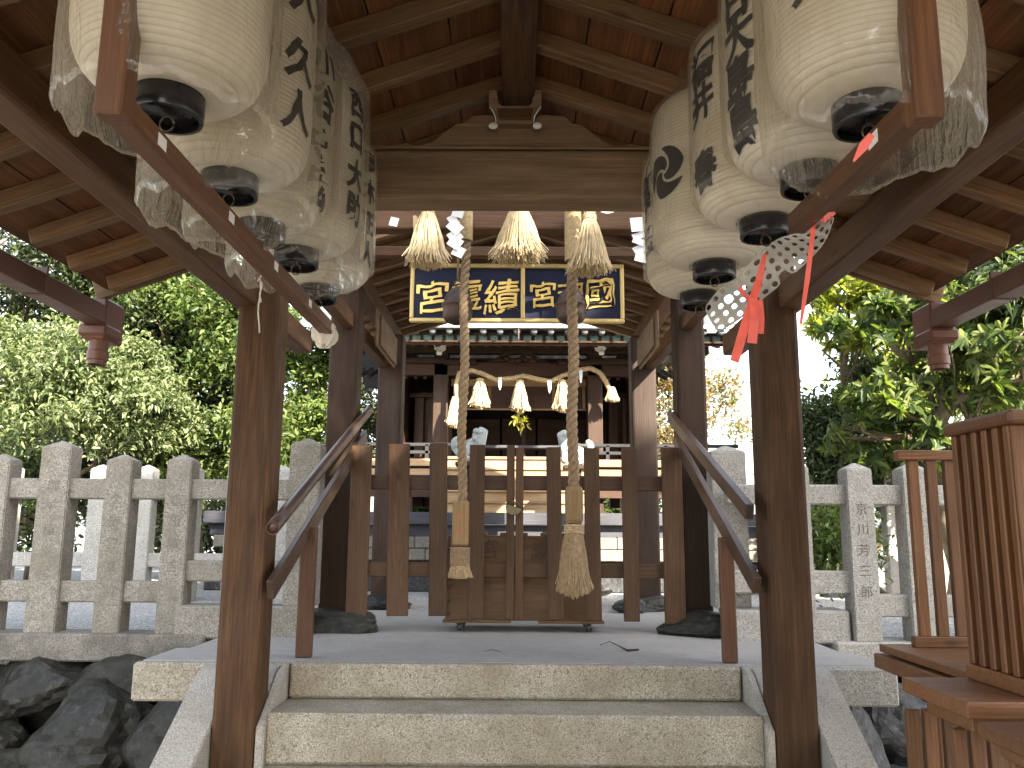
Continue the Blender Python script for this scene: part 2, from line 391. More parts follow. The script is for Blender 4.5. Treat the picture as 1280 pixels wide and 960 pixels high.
# ------------------------------------------------------------------ foliage
def leaf_mesh(P, D, U, L, Wd, fold=.25, droop=.0):
    """P base, D direction, U normal (n,3) arrays; 6-vertex pointed leaves"""
    n = len(P); S = np.cross(D, U); S /= np.linalg.norm(S, axis=1)[:, None]+1e-9
    L = L[:, None]; Wd = Wd[:, None]
    v = np.empty((n, 6, 3))
    dn = np.array([0, 0, -1.])
    v[:, 0] = P
    v[:, 1] = P+D*L*.38+S*Wd*.5+U*Wd*fold
    v[:, 2] = P+D*L*.75+S*Wd*.33+U*Wd*fold*.7+dn*L*droop*.4
    v[:, 3] = P+D*L+dn*L*droop
    v[:, 4] = P+D*L*.75-S*Wd*.33+U*Wd*fold*.7+dn*L*droop*.4
    v[:, 5] = P+D*L*.38-S*Wd*.5+U*Wd*fold
    base = np.arange(n)[:, None]*6
    q1 = base+np.array([0, 1, 2, 3]); q2 = base+np.array([0, 3, 4, 5])
    f = np.concatenate([q1, q2], 1).reshape(-1)
    me = bpy.data.meshes.new('leaves')
    me.vertices.add(n*6); me.vertices.foreach_set('co', v.reshape(-1))
    me.loops.add(len(f)); me.loops.foreach_set('vertex_index', f.astype(np.int32))
    np_ = n*2; me.polygons.add(np_); me.polygons.foreach_set('loop_start', np.arange(np_, dtype=np.int32)*4); me.polygons.foreach_set('loop_total', np.full(np_, 4, np.int32))
    me.update(calc_edges=True); return me
def crown(rng, blobs, per, twig, L, W, rosette=False, droop=.15, shell=.35, upb=.3, clump=14):
    Ps, Ds, Us = [], [], []
    for (cx, cy, cz, rx, ry, rz, nt_) in blobs:
        d = rng.normal(size=(nt_, 3)); d /= np.linalg.norm(d, axis=1)[:, None]
        r = (shell+(1-shell)*rng.random(nt_)**.5)[:, None]
        r = r*(1+.16*np.sin(d[:, :1]*5+cx)+.14*np.sin(d[:, 2:]*7+cy*3))
        c = np.array([cx, cy, cz])+d*r*np.array([rx, ry, rz])
        if clump:                                           # gather the twigs into flattened sprays with gaps between
            ns = max(4, nt_//clump); sub = c[rng.integers(0, nt_, ns)]
            c = sub[rng.integers(0, ns, nt_)]+rng.normal(size=(nt_, 3))*np.array([rx*.15+.02, ry*.15+.02, rz*.07+.015])
        out = d*np.array([1, 1, .7])+np.array([0, 0, upb])
        out /= np.linalg.norm(out, axis=1)[:, None]
        for k in range(per):
            if rosette:
                a = 2*math.pi*k/per+rng.random(nt_)*.5
                s = np.cross(out, rng.normal(size=(nt_, 3))*.01+np.array([.3, .2, .9])); s /= np.linalg.norm(s, axis=1)[:, None]
                t = np.cross(out, s)
                D = s*np.cos(a)[:, None]+t*np.sin(a)[:, None]+out*(.25+.5*rng.random(nt_)[:, None])
                P = c.copy(); U = out.copy()
            else:
                off = rng.normal(size=(nt_, 3))*twig
                P = c+off
                D = out*.6+rng.normal(size=(nt_, 3))*.75
                U = np.array([0, 0, 1.])+rng.normal(size=(nt_, 3))*.65
            D /= np.linalg.norm(D, axis=1)[:, None]
            U = U-D*np.sum(U*D, 1)[:, None]; U /= np.linalg.norm(U, axis=1)[:, None]+1e-9
            Ps.append(P); Ds.append(D); Us.append(U)
    P = np.concatenate(Ps); D = np.concatenate(Ds); U = np.concatenate(Us); n = len(P)
    s = .7+.6*rng.random(n)
    return leaf_mesh(P, D, U, L*s, W*s, droop=droop)
def tree(base, blobs, mat, label, group, seed, per=14, twig=.12, L=.1, W=.05, trunk_r=.12, rosette=False, name='tree', cat='tree', droop=.15, limbs=True, bmat=None, shell=.35, upb=.3, clump=14):
    rng = np.random.default_rng(seed); rnd = random.Random(seed)
    t = thing(name, base, label, cat, group)
    me = crown(rng, [(b[0], b[1], b[2], b[3], b[4], b[5], b[6]) for b in blobs], per, twig, L, W, rosette, droop, shell, upb, clump)
    link('crown', me, mat, t)
    V, Fc = [], []
    b0 = Vector(base)
    top = Vector((sum(b[0] for b in blobs)/len(blobs), sum(b[1] for b in blobs)/len(blobs), sum(b[2] for b in blobs)/len(blobs)))
    def wig(p, q, r0, r1, n=7, am=.08):
        pts = []; rr = []
        for i in range(n+1):
            u = i/n; pts.append(Vector(p).lerp(Vector(q), u)+Vector((rnd.uniform(-am, am), rnd.uniform(-am, am), 0))*math.sin(math.pi*u)); rr.append(r0+(r1-r0)*u)
        tube_geo(pts, rr, 7, V, Fc)
        return pts
    tr = wig(b0, top, trunk_r, trunk_r*.45, 8, trunk_r)
    if limbs:
        for b in blobs:
            c = Vector(b[:3]); s = tr[rnd.randint(3, 7)]
            l = wig(s, c, trunk_r*.4, trunk_r*.12, 6, .12)
            for k in range(7):
                d = Vector((rnd.gauss(0, 1), rnd.gauss(0, 1), rnd.gauss(0.3, .7))).normalized()
                wig(l[rnd.randint(3, 6)], c+Vector((d.x*b[3], d.y*b[4], d.z*b[5]))*.85, trunk_r*.14, trunk_r*.04, 4, .06)
    link('trunk', pyd(V, Fc), bmat or BARK, t, smooth=True)
    return t

# ================================================================== GROUND
GZ = -.80
bm = bmesh.new()
for (x0, x1, y0, y1, z) in ((-400, 400, -400, 700, GZ),):
    bmesh.ops.create_grid(bm, x_segments=8, y_segments=8, size=1)
    for v in bm.verts: v.co = Vector((v.co.x*400, v.co.y*550+150, z))
tag(link('ground', bm_me(bm), EARTH), kind='structure')
# raised gravel court behind the stone wall
bm = bmesh.new(); box_bm(bm, -40, 40, 5.86, 45, GZ-.1, -.035, 0)
tag(link('gravel_court', bm_me(bm), GRAVEL), kind='structure')

# ================================================================== STONE PLATFORM + STEPS
pf = thing('stone_platform', (0, 5.2, 0), 'grey granite platform floor at the top of the steps under the gate', 'platform')
FX = 2.03
box('front_slab', -FX, FX-.02, 4.52+.15, 5.14, -.195, 0.0, G_TOP, pf, .012)
# slab noses in paler rough granite, front strip split left / centre / right
box('kerb_stone', -FX-.01, -1.215, 4.60, 4.672, -.2, -.003, G_STEP, pf, .012)
box('kerb_stone', 1.205, FX, 4.60, 4.672, -.2, -.003, G_PALE, pf, .012)
box('floor', -1.95, 1.95, 5.145, 8.6, -.6, -.002, G_TOP, pf, .006)
box('foundation', -1.80, 1.80, 4.75, 5.86, -.80, -.2, STONE_G, pf, .02)
st = thing('stone_steps', (0, 4.4, GZ), 'granite steps with sloping side stones leading up to the gate', 'steps')
box('step', -1.195, 1.195, 4.585, 4.668, -.175, 0.0, G_STEP, st, .014)
box('step', -1.215, 1.215, 4.24, 4.70, -.415, -.178, G_STEP, st, .016)
box('step', -1.24, 1.24, 3.62, 4.68, -.62, -.418, G_STEP, st, .016)
box('step', -1.26, 1.26, 3.2, 4.60, GZ-.02, -.623, G_STEP, st, .016)
def stringer(s):
    sl = .64
    def zt(y): return -.03-(4.52-y)*sl if y < 4.52 else -.004-(4.62-y)*.2
    for a, b, ya, yb in ((1.205, 1.246, 4.20, 4.62), (1.464, 1.66, 3.40, 4.62), (1.252, 1.459, 4.415, 4.62)):
        ys_ = [y for y in (ya, 4.52, yb) if ya <= y <= yb]; ys_ = sorted(set(ys_))
        prof = [(y, zt(y)) for y in ys_]+[(yb, -.84), (ya, -.84)]
        bm = bmesh.new()
        vs = [[bm.verts.new((s*x, y-4, z)) for (y, z) in prof] for x in (a, b)]
        n = len(prof)
        bm.faces.new(vs[0]); bm.faces.new(vs[1][::-1])
        for i in range(n): bm.faces.new((vs[0][i], vs[0][(i+1) % n], vs[1][(i+1) % n], vs[1][i]))
        bmesh.ops.recalc_face_normals(bm, faces=bm.faces)
        bmesh.ops.bevel(bm, geom=list(bm.edges), offset=.006, segments=2, affect='EDGES')
        link('side_stone', bm_me(bm), G_SIDE, st, Matrix.Translation((0, 4, 0)))
stringer(-1); stringer(1)

# ------------------------------------------------------------------ boulders
def boulder_me(seed, sx, sy, sz, cuts=9, amp=.12, sub=4):
    rnd = random.Random(seed); bm = bmesh.new(); bmesh.ops.create_icosphere(bm, subdivisions=sub, radius=1)
    pl = [(Vector((rnd.gauss(0, 1), rnd.gauss(0, 1), rnd.gauss(0, 1))).normalized(), rnd.uniform(.62, .85)) for _ in range(cuts)]
    o = Vector((seed*3.1, seed*1.7, 0))
    for v in bm.verts:
        p = v.co.copy()
        for n_, d in pl:
            e = p.dot(n_)-d
            if e > 0: p -= n_*e*.92
        p *= 1+amp*noise.noise(p*1.8+o)+amp*.5*noise.noise(p*5+o)+amp*.35*(.5-abs(noise.noise(p*11+o)))+amp*.16*noise.noise(p*27+o)
        v.co = Vector((p.x*sx, p.y*sy, p.z*sz))
    return bm_me(bm)
def wall_side(nm, label, items, base):
    t = thing(nm, base, label, 'stone wall')
    for i, (x, y, z, sx, sy, sz, mat) in enumerate(items):
        o = link('boulder', boulder_me(i*7+int(abs(x)*10), sx, sy, sz), mat, t, Matrix.Translation((x, y, z)) @ Matrix.Rotation((i*.7) % .6-.3, 4, 'Y'), smooth=False)
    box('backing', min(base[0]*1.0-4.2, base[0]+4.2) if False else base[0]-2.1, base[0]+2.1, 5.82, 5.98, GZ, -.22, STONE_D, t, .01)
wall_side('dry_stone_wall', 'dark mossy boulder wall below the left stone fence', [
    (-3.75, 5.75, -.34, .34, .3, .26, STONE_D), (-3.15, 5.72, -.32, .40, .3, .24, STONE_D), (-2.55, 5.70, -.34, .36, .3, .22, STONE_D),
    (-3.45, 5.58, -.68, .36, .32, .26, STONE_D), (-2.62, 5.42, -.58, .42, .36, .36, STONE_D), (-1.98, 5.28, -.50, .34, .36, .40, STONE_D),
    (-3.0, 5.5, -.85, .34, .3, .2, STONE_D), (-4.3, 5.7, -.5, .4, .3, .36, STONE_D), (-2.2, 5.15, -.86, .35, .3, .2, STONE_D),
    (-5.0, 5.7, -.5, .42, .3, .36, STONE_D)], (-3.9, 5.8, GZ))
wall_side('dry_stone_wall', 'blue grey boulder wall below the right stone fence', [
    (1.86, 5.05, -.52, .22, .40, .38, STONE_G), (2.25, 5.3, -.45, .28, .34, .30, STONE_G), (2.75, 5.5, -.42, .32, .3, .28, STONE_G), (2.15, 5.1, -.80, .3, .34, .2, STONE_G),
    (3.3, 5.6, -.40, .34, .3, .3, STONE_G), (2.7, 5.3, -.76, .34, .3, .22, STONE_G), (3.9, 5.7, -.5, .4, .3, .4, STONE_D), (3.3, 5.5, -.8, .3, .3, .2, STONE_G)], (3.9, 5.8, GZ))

# foundation stones under the posts
def fstone(x, y, sx, sy, sz, lab, seed):
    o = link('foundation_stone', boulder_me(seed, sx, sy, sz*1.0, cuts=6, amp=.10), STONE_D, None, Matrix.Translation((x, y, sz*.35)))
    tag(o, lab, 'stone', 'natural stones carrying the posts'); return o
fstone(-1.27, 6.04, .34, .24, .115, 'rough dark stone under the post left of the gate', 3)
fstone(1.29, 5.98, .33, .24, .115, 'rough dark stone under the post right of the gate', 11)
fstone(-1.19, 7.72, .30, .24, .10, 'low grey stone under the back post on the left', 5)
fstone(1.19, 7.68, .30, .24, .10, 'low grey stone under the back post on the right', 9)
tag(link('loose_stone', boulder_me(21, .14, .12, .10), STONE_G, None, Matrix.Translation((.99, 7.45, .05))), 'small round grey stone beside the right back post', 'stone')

# ================================================================== HOOD ROOF OVER THE STEPS
RS = .36; RZ = 2.497                      # slope and rafter underside at the ridge
def rz(x): return RZ-RS*abs(x)
hood = thing('entrance_canopy', (0, 3, GZ), 'low gabled wooden canopy with exposed rafters over the stone steps', 'canopy')
beam('ridge_beam', (0, -1.2, 2.48), (0, 3.86, 2.48), .128, .155, W_POST, hood, .01)
ys = [3.76-.312*i for i in range(16)]
for i, y in enumerate(ys):
    for s in (-1, 1):
        h = .066; off = .01*math.sin(i*2.3+s)
        x1 = 1.93+off
        r_ = beam('rafter', (s*.06, y, rz(.06)+h/2), (s*x1, y, rz(x1)+h/2), .056, h, W_RAFT, hood, .004)
        if i == 0: r_['label'] = 'end rafter at the gable edge of the canopy'
for s in (-1, 1):
    nb = 8; wdt = 2.0/nb
    for k in range(nb):
        xa = k*wdt+.002; xb = (k+1)*wdt-.003
        za = rz(xa)+.067+.007; zb = rz(xb)+.067+.007
        Lb = math.hypot(xb-xa, zb-za); xm = s*(xa+xb)/2; zm = (za+zb)/2
        beam('ceiling_board', (xm, -1.25, zm), (xm, 3.88, zm), Lb, .013, W_BOARD, hood, .001, up=(-s*(za-zb)*-1/Lb if False else s*RS/math.hypot(1, RS), 0, 1/math.hypot(1, RS)))
    # eave batten seen beyond the rafters and roof covering
    up = (s*RS, 0, 1)
    beam('eave_batten', (s*1.975, -1.2, rz(1.975)+.095), (s*1.975, 3.86, rz(1.975)+.095), .06, .03, W_GREY, hood, .003, up=up)
    xm = 1.03; beam('roof_covering', (s*xm, -1.3, rz(xm)+.135), (s*xm, 3.92, rz(xm)+.135), 2.16, .05, ROOFM, hood, .01, up=up)
    beam('side_beam', (s*1.43, -1.1, 1.922), (s*1.43, 5.4, 1.922), .13, .14, W_BEAM, hood, .016)
    beam('bargeboard', (s*.02, 3.90, rz(.02)+.09), (s*2.06, 3.90, rz(2.06)+.09), .03, .11, W_RAFT, hood, .004)
    # rain gutter with its hopper
    gx = s*2.03
    g = box('gutter', gx-.05, gx+.05, -1.3, 3.87, 1.672, 1.762, COPPER, hood, .006)
    for yy in (3.35, 2.45, 1.5):
        box('gutter_strap', gx-.054, gx+.054, yy-.006, yy+.006, 1.667, 1.79, COPPER, g, .002)
    box('rain_hopper', gx-.052 if s > 0 else gx-.062, gx+.062 if s > 0 else gx+.052, 3.86, 4.05, 1.60, 1.80, COPPERL, g, .008)
    box('rain_hopper_collar', gx-.072, gx+.072, 3.84, 4.00, 1.612, 1.668, COPPERL, g, .012)
    lathe('spout', [(.040, 1.482), (.043, 1.482), (.043, 1.50), (.049, 1.505), (.049, 1.545), (.044, 1.55), (.044, 1.612), (.0, 1.612)], COPPERL, g, Matrix.Translation((gx, 3.92, 0)), 28, False)
box('ridge_cap', -.12, .12, -1.3, 3.93, 2.64, 2.74, ROOFM, hood, .03)
beam('crossbeam', (-1.5, 3.15, 2.093), (1.5, 3.15, 2.093), .15, .205, W_TIE, hood, .016)
# shaped gable board standing on the crossbeam (profile read off along its top edge)
half = [(0, 2.42), (.115, 2.42), (.125, 2.335), (.20, 2.33), (.235, 2.315), (.26, 2.295), (.285, 2.292), (.32, 2.270), (.36, 2.238), (.40, 2.222), (.445, 2.215), (.462, 2.232), (.49, 2.226), (.53, 2.226), (.57, 2.21), (1.2, 2.197)]
def gb(px, py): p = at(px, py, y=3.08); return (p.x, p.z)
hp = [gb(648, 150), gb(676, 141), gb(706, 143), gb(716, 152), gb(726, 153), gb(740, 163), gb(756, 176), gb(770, 181), gb(782, 181), gb(787, 177), gb(800, 180), gb(818, 184)]
hp[0] = (0, hp[0][1])
prof = [(1.30, 2.197)]+[(x, z) for x, z in hp[::-1]]
prof = [(1.30, 2.20)]+[p for p in hp[::-1][:-1]]+[(0, hp[0][1])]
left = [(-x, z) for x, z in prof[::-1]][1:]
outl = prof+left+[(-1.3, 2.197), (1.3, 2.197)]
outl = [p for i, p in enumerate(outl) if i == 0 or (abs(p[0]-outl[i-1][0])+abs(p[1]-outl[i-1][1])) > 1e-4]
prism('gable_board', outl, 3.09, 3.16, W_TIE, hood, .004)
def q_(px, py): p = at(px, py, y=3.045); return (p.x-.003, p.z)
br = prism('ridge_bracket', [q_(*p) for p in ((612, 112), (622, 112), (624, 128), (628, 132), (662, 132), (666, 128), (668, 112), (678, 112), (678, 133), (672, 138), (668, 146), (667, 154), (622, 154), (621, 146), (617, 138), (612, 133))], 3.045, 3.20, W_TIE, hood, .003)
prism('bracket_front', [q_(*p) for p in ((622, 137), (667, 137), (664, 150), (625, 150))], 3.032, 3.044, W_POST, br, .002)
for s in (-1, 1):
    p0 = q_(617.5 if s < 0 else 672.5, 158)
    lathe('white_scroll', [(0, -.004), (.012, -.004), (.015, 0), (.012, .006), (0, .006)], WHITE, br, Matrix.Translation((p0[0], 3.040, p0[1])) @ Matrix.Rotation(R(90), 4, 'X') @ Matrix.Scale(1.25, 4, (1, 0, 0)), 20)
    a_ = [q_(x_, y_) for x_, y_ in (((613, 134), (617, 139), (620, 146), (621, 153)) if s < 0 else ((677, 134), (673, 139), (669, 146), (668, 153)))]
    tube('white_edge', [(x_, 3.043, z_) for x_, z_ in a_], .0028, WHITE, br, 5)
beam('moulding', (-1.3, 3.078, 2.203), (1.3, 3.078, 2.203), .018, .012, W_TIE, hood, .003)

# ================================================================== WORSHIP PAVILION (posts, tie beams, second roof)
pav = thing('worship_pavilion', (0, 6.5, 0), 'dark wooden open pavilion with tall square posts around the slatted gate', 'pavilion')
for s in (-1, 1):
    o = _post('post', s*1.355, 4.30, -.80, 2.525, .212, .212, W_POST, pav, .022, None)
    o['label'] = 'tall reddish brown corner post in front of the %s handrail' % ('left' if s < 0 else 'right')
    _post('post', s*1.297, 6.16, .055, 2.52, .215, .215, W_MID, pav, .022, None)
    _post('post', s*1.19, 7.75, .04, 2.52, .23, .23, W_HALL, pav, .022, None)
    beam('wall_plate', (s*1.24, 4.15, 2.60), (s*1.24, 8.35, 2.60), .13, .15, W_BEAM, pav, .012)
    beam('tie_beam', (s*1.30, 4.4, 2.25), (s*1.25, 7.7, 2.25), .09, .12, W_BEAM, pav, .01)
    # weathered boards hung along the plate
    for k in range(2):
        x = s*(1.135-.018*k)
        beam('hung_board', (x, 6.5+.12*k, 2.31), (x, 7.5, 2.31), .014, .30-.05*k, W_TIE, pav, .003)
beam('front_tie_beam', (-1.18, 5.06, 2.665), (1.18, 5.06, 2.665), .12, .17, W_BEAM, pav, .014)
for s in (-1, 1): beam('rear_tie_beam', (-1.18, 7.0+.7*(s > 0), 2.80), (1.18, 7.0+.7*(s > 0), 2.80), .11, .14, W_BEAM, pav, .01)
beam('sign_rail', (-1.18, 5.40, 2.56), (1.18, 5.40, 2.56), .06, .07, W_BEAM, pav, .006)
def pz(x): return 3.06-.31*abs(x)
beam('ridge_beam', (0, 5.6, 3.02), (0, 8.6, 3.02), .12, .14, W_BEAM, pav, .01)
for i in range(10):
    y = 5.68+i*.31
    for s in (-1, 1): beam('rafter', (s*.06, y, pz(.06)+.03), (s*1.47, y, pz(1.47)+.03), .055, .06, W_TIE, pav, .004)
for s in (-1, 1):
    xm = .76; n = (s*.31, 0, 1)
    beam('ceiling_boards', (s*xm, 5.6, pz(xm)+.072), (s*xm, 8.6, pz(xm)+.072), 1.57, .018, W_BOARD, pav, .001, up=n)
    beam('roof_covering', (s*xm, 5.6, pz(xm)+.115), (s*xm, 8.65, pz(xm)+.115), 1.6, .06, ROOFM, pav, .01, up=n)
box('ridge_cap', -.11, .11, 5.6, 8.65, 3.20, 3.28, ROOFM, pav, .03)

# ================================================================== GATE
gt = thing('slatted_gate', (0, 6.0, .08), 'closed brown wooden picket gate of wide vertical boards behind the bell ropes', 'gate')
GY = 5.93
pick = [(486, 513, 555, 770), (537, 560, 554, 770), (587, 607, 556, 773), (633.5, 644, 556, 774), (644.8, 655, 560, 775), (682, 701, 559, 775), (729, 749, 560, 776), (776, 796, 560, 777)]
pickb = [(487, 506), (535, 559), (584, 604), (631, 643), (643.5, 653), (684, 706), (732, 753), (781, 799)]
for i, ((a, b, t, u), (c, d)) in enumerate(zip(pick, pickb)):
    p0 = at((c+d)/2, u, y=GY); p1 = at((a+b)/2, t, y=GY)
    w = (at(b, 600, y=GY)-at(a, 600, y=GY)).x
    M = Matrix(((0, 1, 0, 0), (0, 0, 1, 0), (1, 0, 0, 0), (0, 0, 0, 1)))
    beam('picket', p0, p1, w*.97 if False else .022, w*.97, W_GATE, gt, .004, up=(1, 0, 0))
for s in (-1, 1):
    x0 = s*.045 if s > 0 else -1.09; x1 = 1.09 if s > 0 else -.045
    beam('gate_rail', (x0, GY+.035, 1.035), (x1, GY+.035, 1.035), .03, .105, W_DARK, gt, .004)
    beam('gate_rail', (x0, GY+.035, .425), (x1, GY+.035, .425), .03, .10, W_GATE, gt, .004)
    a = at(453 if s < 0 else 838, 770, y=GY-.01)
    beam('gate_jamb', (s*1.105, GY-.005, .07), (s*1.105, GY-.005, 1.29), .03, .145, W_GATE, gt, .004, up=(1, 0, 0))
pl = thing('padlock', (-.01, 5.9, 1.02), 'old dark brass padlock hanging on the gate where its two leaves meet', 'padlock')
p = at(642, 637, y=5.885)
prism('lock_body', [(p.x-.058, p.z+.02), (p.x-.05, p.z+.038), (p.x+.055, p.z+.01), (p.x+.058, p.z-.01), (p.x+.03, p.z-.036), (p.x-.015, p.z-.042), (p.x-.05, p.z-.02)], 5.875, 5.905, BRASS, pl, .004)
tube('shackle', [(p.x-.045, 5.885, p.z+.035), (p.x-.04, 5.88, p.z+.062), (p.x+.03, 5.88, p.z+.045), (p.x+.045, 5.885, p.z+.01)], .006, BRASS, pl)

# ================================================================== HANDRAILS
hl = thing('handrail', (-1.15, 4.75, 0), 'brown handrail with a round pipe sloping up beside the left gate post', 'handrail')
p0 = at(341, 660, x=-1.15); p1 = at(461, 513, x=-1.15)
V = []
pp = [p0.lerp(p1, i/12) for i in range(13)]
pr = tube('pipe', pp, .033, PIPE, hl, 20)
e = (p0-p1).normalized()
lathe('pipe_end', [(.034, -.01), (.034, .006), (.026, .006), (.026, -.03), (0, -.03)], PIPE, pr, frame_m(p0+e*.001, p0+e) @ Matrix.Rotation(R(90), 4, 'Y'), 24, False)
beam('lower_bar', at(338, 738, x=-1.19), at(456, 545, x=-1.17), .035, .10, W_RAIL, hl, .005)
_post('baluster', -1.178, 4.80, .001, .715, .088, .05, wood('wood_baluster', (.09, .042, .028), (.155, .08, .055), rough=.5), hl, .006, None)
hr = thing('handrail', (1.15, 4.75, 0), 'brown handrail with a square top rail sloping up beside the right gate post', 'handrail')
a0 = at(937, 640, x=1.15); a1 = at(838, 521, x=1.15)
beam('top_rail', a0, a1, .045, .076, W_RAIL, hr, .004)
dd = (a0-a1).normalized()
beam('rail_end', a0+dd*.0005, a0+dd*.004, .034, .06, DARKIN, hr, .001)
beam('lower_bar', at(946, 732, x=1.19), at(846, 552, x=1.17), .04, .09, W_RAIL, hr, .005)
_post('baluster', 1.172, 4.72, .001, .675, .080, .05, bpy.data.materials['wood_baluster'], hr, .006, None)

# ================================================================== NAME BOARD
sg = thing('shrine_sign', (0, 5.45, 2.3), 'navy blue name board with gold frame and raised gold characters', 'sign')
a = at(512, 403, y=5.46); b = at(779, 332, y=5.46); x0, x1, z0, z1 = a.x, b.x, a.z+.0, b.z
bd = box('board', x0+.01, x1-.01, 5.452, 5.49, z0+.01, z1-.01, NAVY, sg, .002)
fw = .026; xm = at(653.5, 370, y=5.46).x
for (q0, q1, r0, r1) in ((x0, x1, z1-fw, z1), (x0, x1, z0, z0+fw)): box('frame', q0, q1, 5.43, 5.47, r0, r1, GOLDF, sg, .005)
for (q0, q1) in ((x0, x0+fw), (x1-fw, x1), (xm-.014, xm+.014)): box('frame', q0, q1, 5.432, 5.468, z0+fw+.0005, z1-fw-.0005, GOLDF, sg, .005)
for ch, px, py, s_ in (('宮', 541, 371, .25), ('霊', 583, 370, .235), ('績', 627, 371, .255), ('宮', 679, 368, .20), ('魂', 714, 368, .20), ('國', 750, 367, .225)):
    c = at(px, py, y=5.447)
    o = flat_text('character', ch, s_, c, GOLD, bd, extrude=.006, bold=.0015)
for s in (-.55, .55): box('hanger', s-.006, s+.006, 5.44, 5.452, z1-.002, 2.60, COPPER, sg, .001)

# ================================================================== ROPES, BELLS, STRAW FESTOON
def helix(pts, r, sr, turns, k, V, Fc, seg=6):
    pts = [Vector(p) for p in pts]; n = len(pts)
    for s in range(k):
        path = []
        prev = None
        for i, p in enumerate(pts):
            t = (pts[min(i+1, n-1)]-pts[max(i-1, 0)]).normalized()
            if prev is None: u = t.orthogonal().normalized()
            else: u = (prev-t*prev.dot(t)).normalized()
            prev = u; w = t.cross(u); a = 2*math.pi*(turns*i/(n-1)+s/k)
            path.append(p+(u*math.cos(a)+w*math.sin(a))*r)
        tube_geo(path, sr, seg, V, Fc)
def rope(name, p0, p1, mat, parent, r=.03, pitch=.17, sag=0., n=160, mid=None):
    p0 = Vector(p0); p1 = Vector(p1); L = (p1-p0).length
    pts = [p0.lerp(p1, i/n)+Vector((.006*math.sin(i*.09), .006*math.cos(i*.07), -sag*4*(i/n)*(1-i/n))) for i in range(n+1)]
    V, Fc = [], []; helix(pts, r*.52, r*.56, L/pitch, 3, V, Fc, 8)
    M = Matrix.Translation(p0)
    return link(name, pyd([v-p0 for v in V], Fc), mat, parent, M, True)
def straw(name, top, h, r0, r1, n, mat, parent, seed, th=.0016, curl=.0, drop=1.0, skew=0):
    rnd = random.Random(seed); V, Fc = [], []; top = Vector(top)
    for i in range(n):
        a = rnd.uniform(0, 6.283); q = rnd.random()**.5; rr = r1*q*(1+rnd.uniform(-.1, .1)); ra = r0*q
        hh = h*rnd.uniform(.86, 1.04)*(1-.10*q)
        pts = []
        for k in range(6):
            u = k/5; rad = ra+(rr-ra)*(u**.8); w = rnd.uniform(-.004, .004)
            if u == 1: rad *= 1+rnd.uniform(-.1, .18)*(1+curl)
            pts.append(Vector((math.cos(a)*rad+w+skew*u, math.sin(a)*rad+w, -hh*u)))
        tube_geo(pts, th, 3, V, Fc, False)
    return link(name, pyd(V, Fc), mat, parent, Matrix.Translation(top))
def torus_wrap(name, c, r, z0, z1, n, mat, parent, th=.006):
    V, Fc = [], []
    for i in range(n):
        z = z0+(z1-z0)*i/max(1, n-1)
        pts = [Vector((math.cos(t)*r, math.sin(t)*r, z+.002*math.sin(t*3))) for t in [2*math.pi*j/18 for j in range(19)]]
        tube_geo(pts, th, 5, V, Fc, False)
    return link(name, pyd(V, Fc), mat, parent, Matrix.Translation(Vector(c)), True)
RY = 4.93
# left bell rope
tl = at(583, 262, y=RY); bl = at(577, 627, y=RY)
r1 = thing('bell_rope', bl, 'left bell rope, twisted grey, its square wooden grip ending in a knotted tuft', 'bell rope', 'bell pull ropes')
rope('rope', tl, bl, ROPE, r1, .027, .13)
gp = _post('wooden_grip', bl.x-.003, RY, at(577, 682, y=RY).z, bl.z+.004, .094, .088, W_PALE, r1, .012, None)
flat_text('red_stamp', '奉', .05, (bl.x-.004, RY-.046, bl.z-.09), plain('faded_red_ink', (.42, .17, .10), .8), gp, extrude=.0004)
flat_text('red_stamp', '納', .05, (bl.x-.004, RY-.046, bl.z-.17), bpy.data.materials['faded_red_ink'], gp, extrude=.0004)
zc = at(575, 683, y=RY).z
torus_wrap('binding', (bl.x-.004, RY, zc), .052, -.012, -.10, 9, ROPE, r1, .008)
straw('tuft', (bl.x-.004, RY, zc-.10), .085, .05, .066, 420, HEMP, r1, 4, .0024, 0)
V, Fc = [], []; rnd = random.Random(4)
for i in range(26):
    a0 = rnd.uniform(0, 6.28); rr = rnd.uniform(.02, .055); zz = -rnd.uniform(.13, .185)
    tube_geo([Vector((math.cos(a0+t*.55)*rr*(1+.2*math.sin(t*2)), math.sin(a0+t*.55)*rr, zz+.02*math.sin(t*1.3+a0))) for t in range(8)], .005, 4, V, Fc, False)
link('curled_ends', pyd(V, Fc), HEMP, r1, Matrix.Translation((bl.x-.004, RY, zc+.02)), True)
# right bell rope
tr_ = at(716, 262, y=RY); b2 = at(716, 608, y=RY)
r2 = thing('bell_rope', b2, 'thick brown bell rope with a faceted grip and long hemp tassel, right of the two', 'bell rope', 'bell pull ropes')
rope('rope', tr_, b2, ROPE, r2, .033, .14)
zb = at(717, 656, y=RY).z
_post('wooden_grip', b2.x+.006, RY, zb, b2.z+.004, .104, .104, W_PALE, r2, .028, None)
torus_wrap('binding', (b2.x+.006, RY, zb), .052, -.008, -.045, 4, HEMP, r2, .010)
straw('tassel', (b2.x+.004, RY, zb-.03), .385, .048, .092, 900, HEMP, r2, 8, .0019, .3)
# sunlit frayed whipping where the ropes leave the beam
for (tp, rt, r, sd) in ((tl, r1, .036, 1), (tr_, r2, .046, 2)):
    torus_wrap('whipping', (tp.x, RY, tp.z), r, -.02, -.2 if sd == 1 else -.33, 20 if sd == 1 else 34, ROPE2, rt, .008)
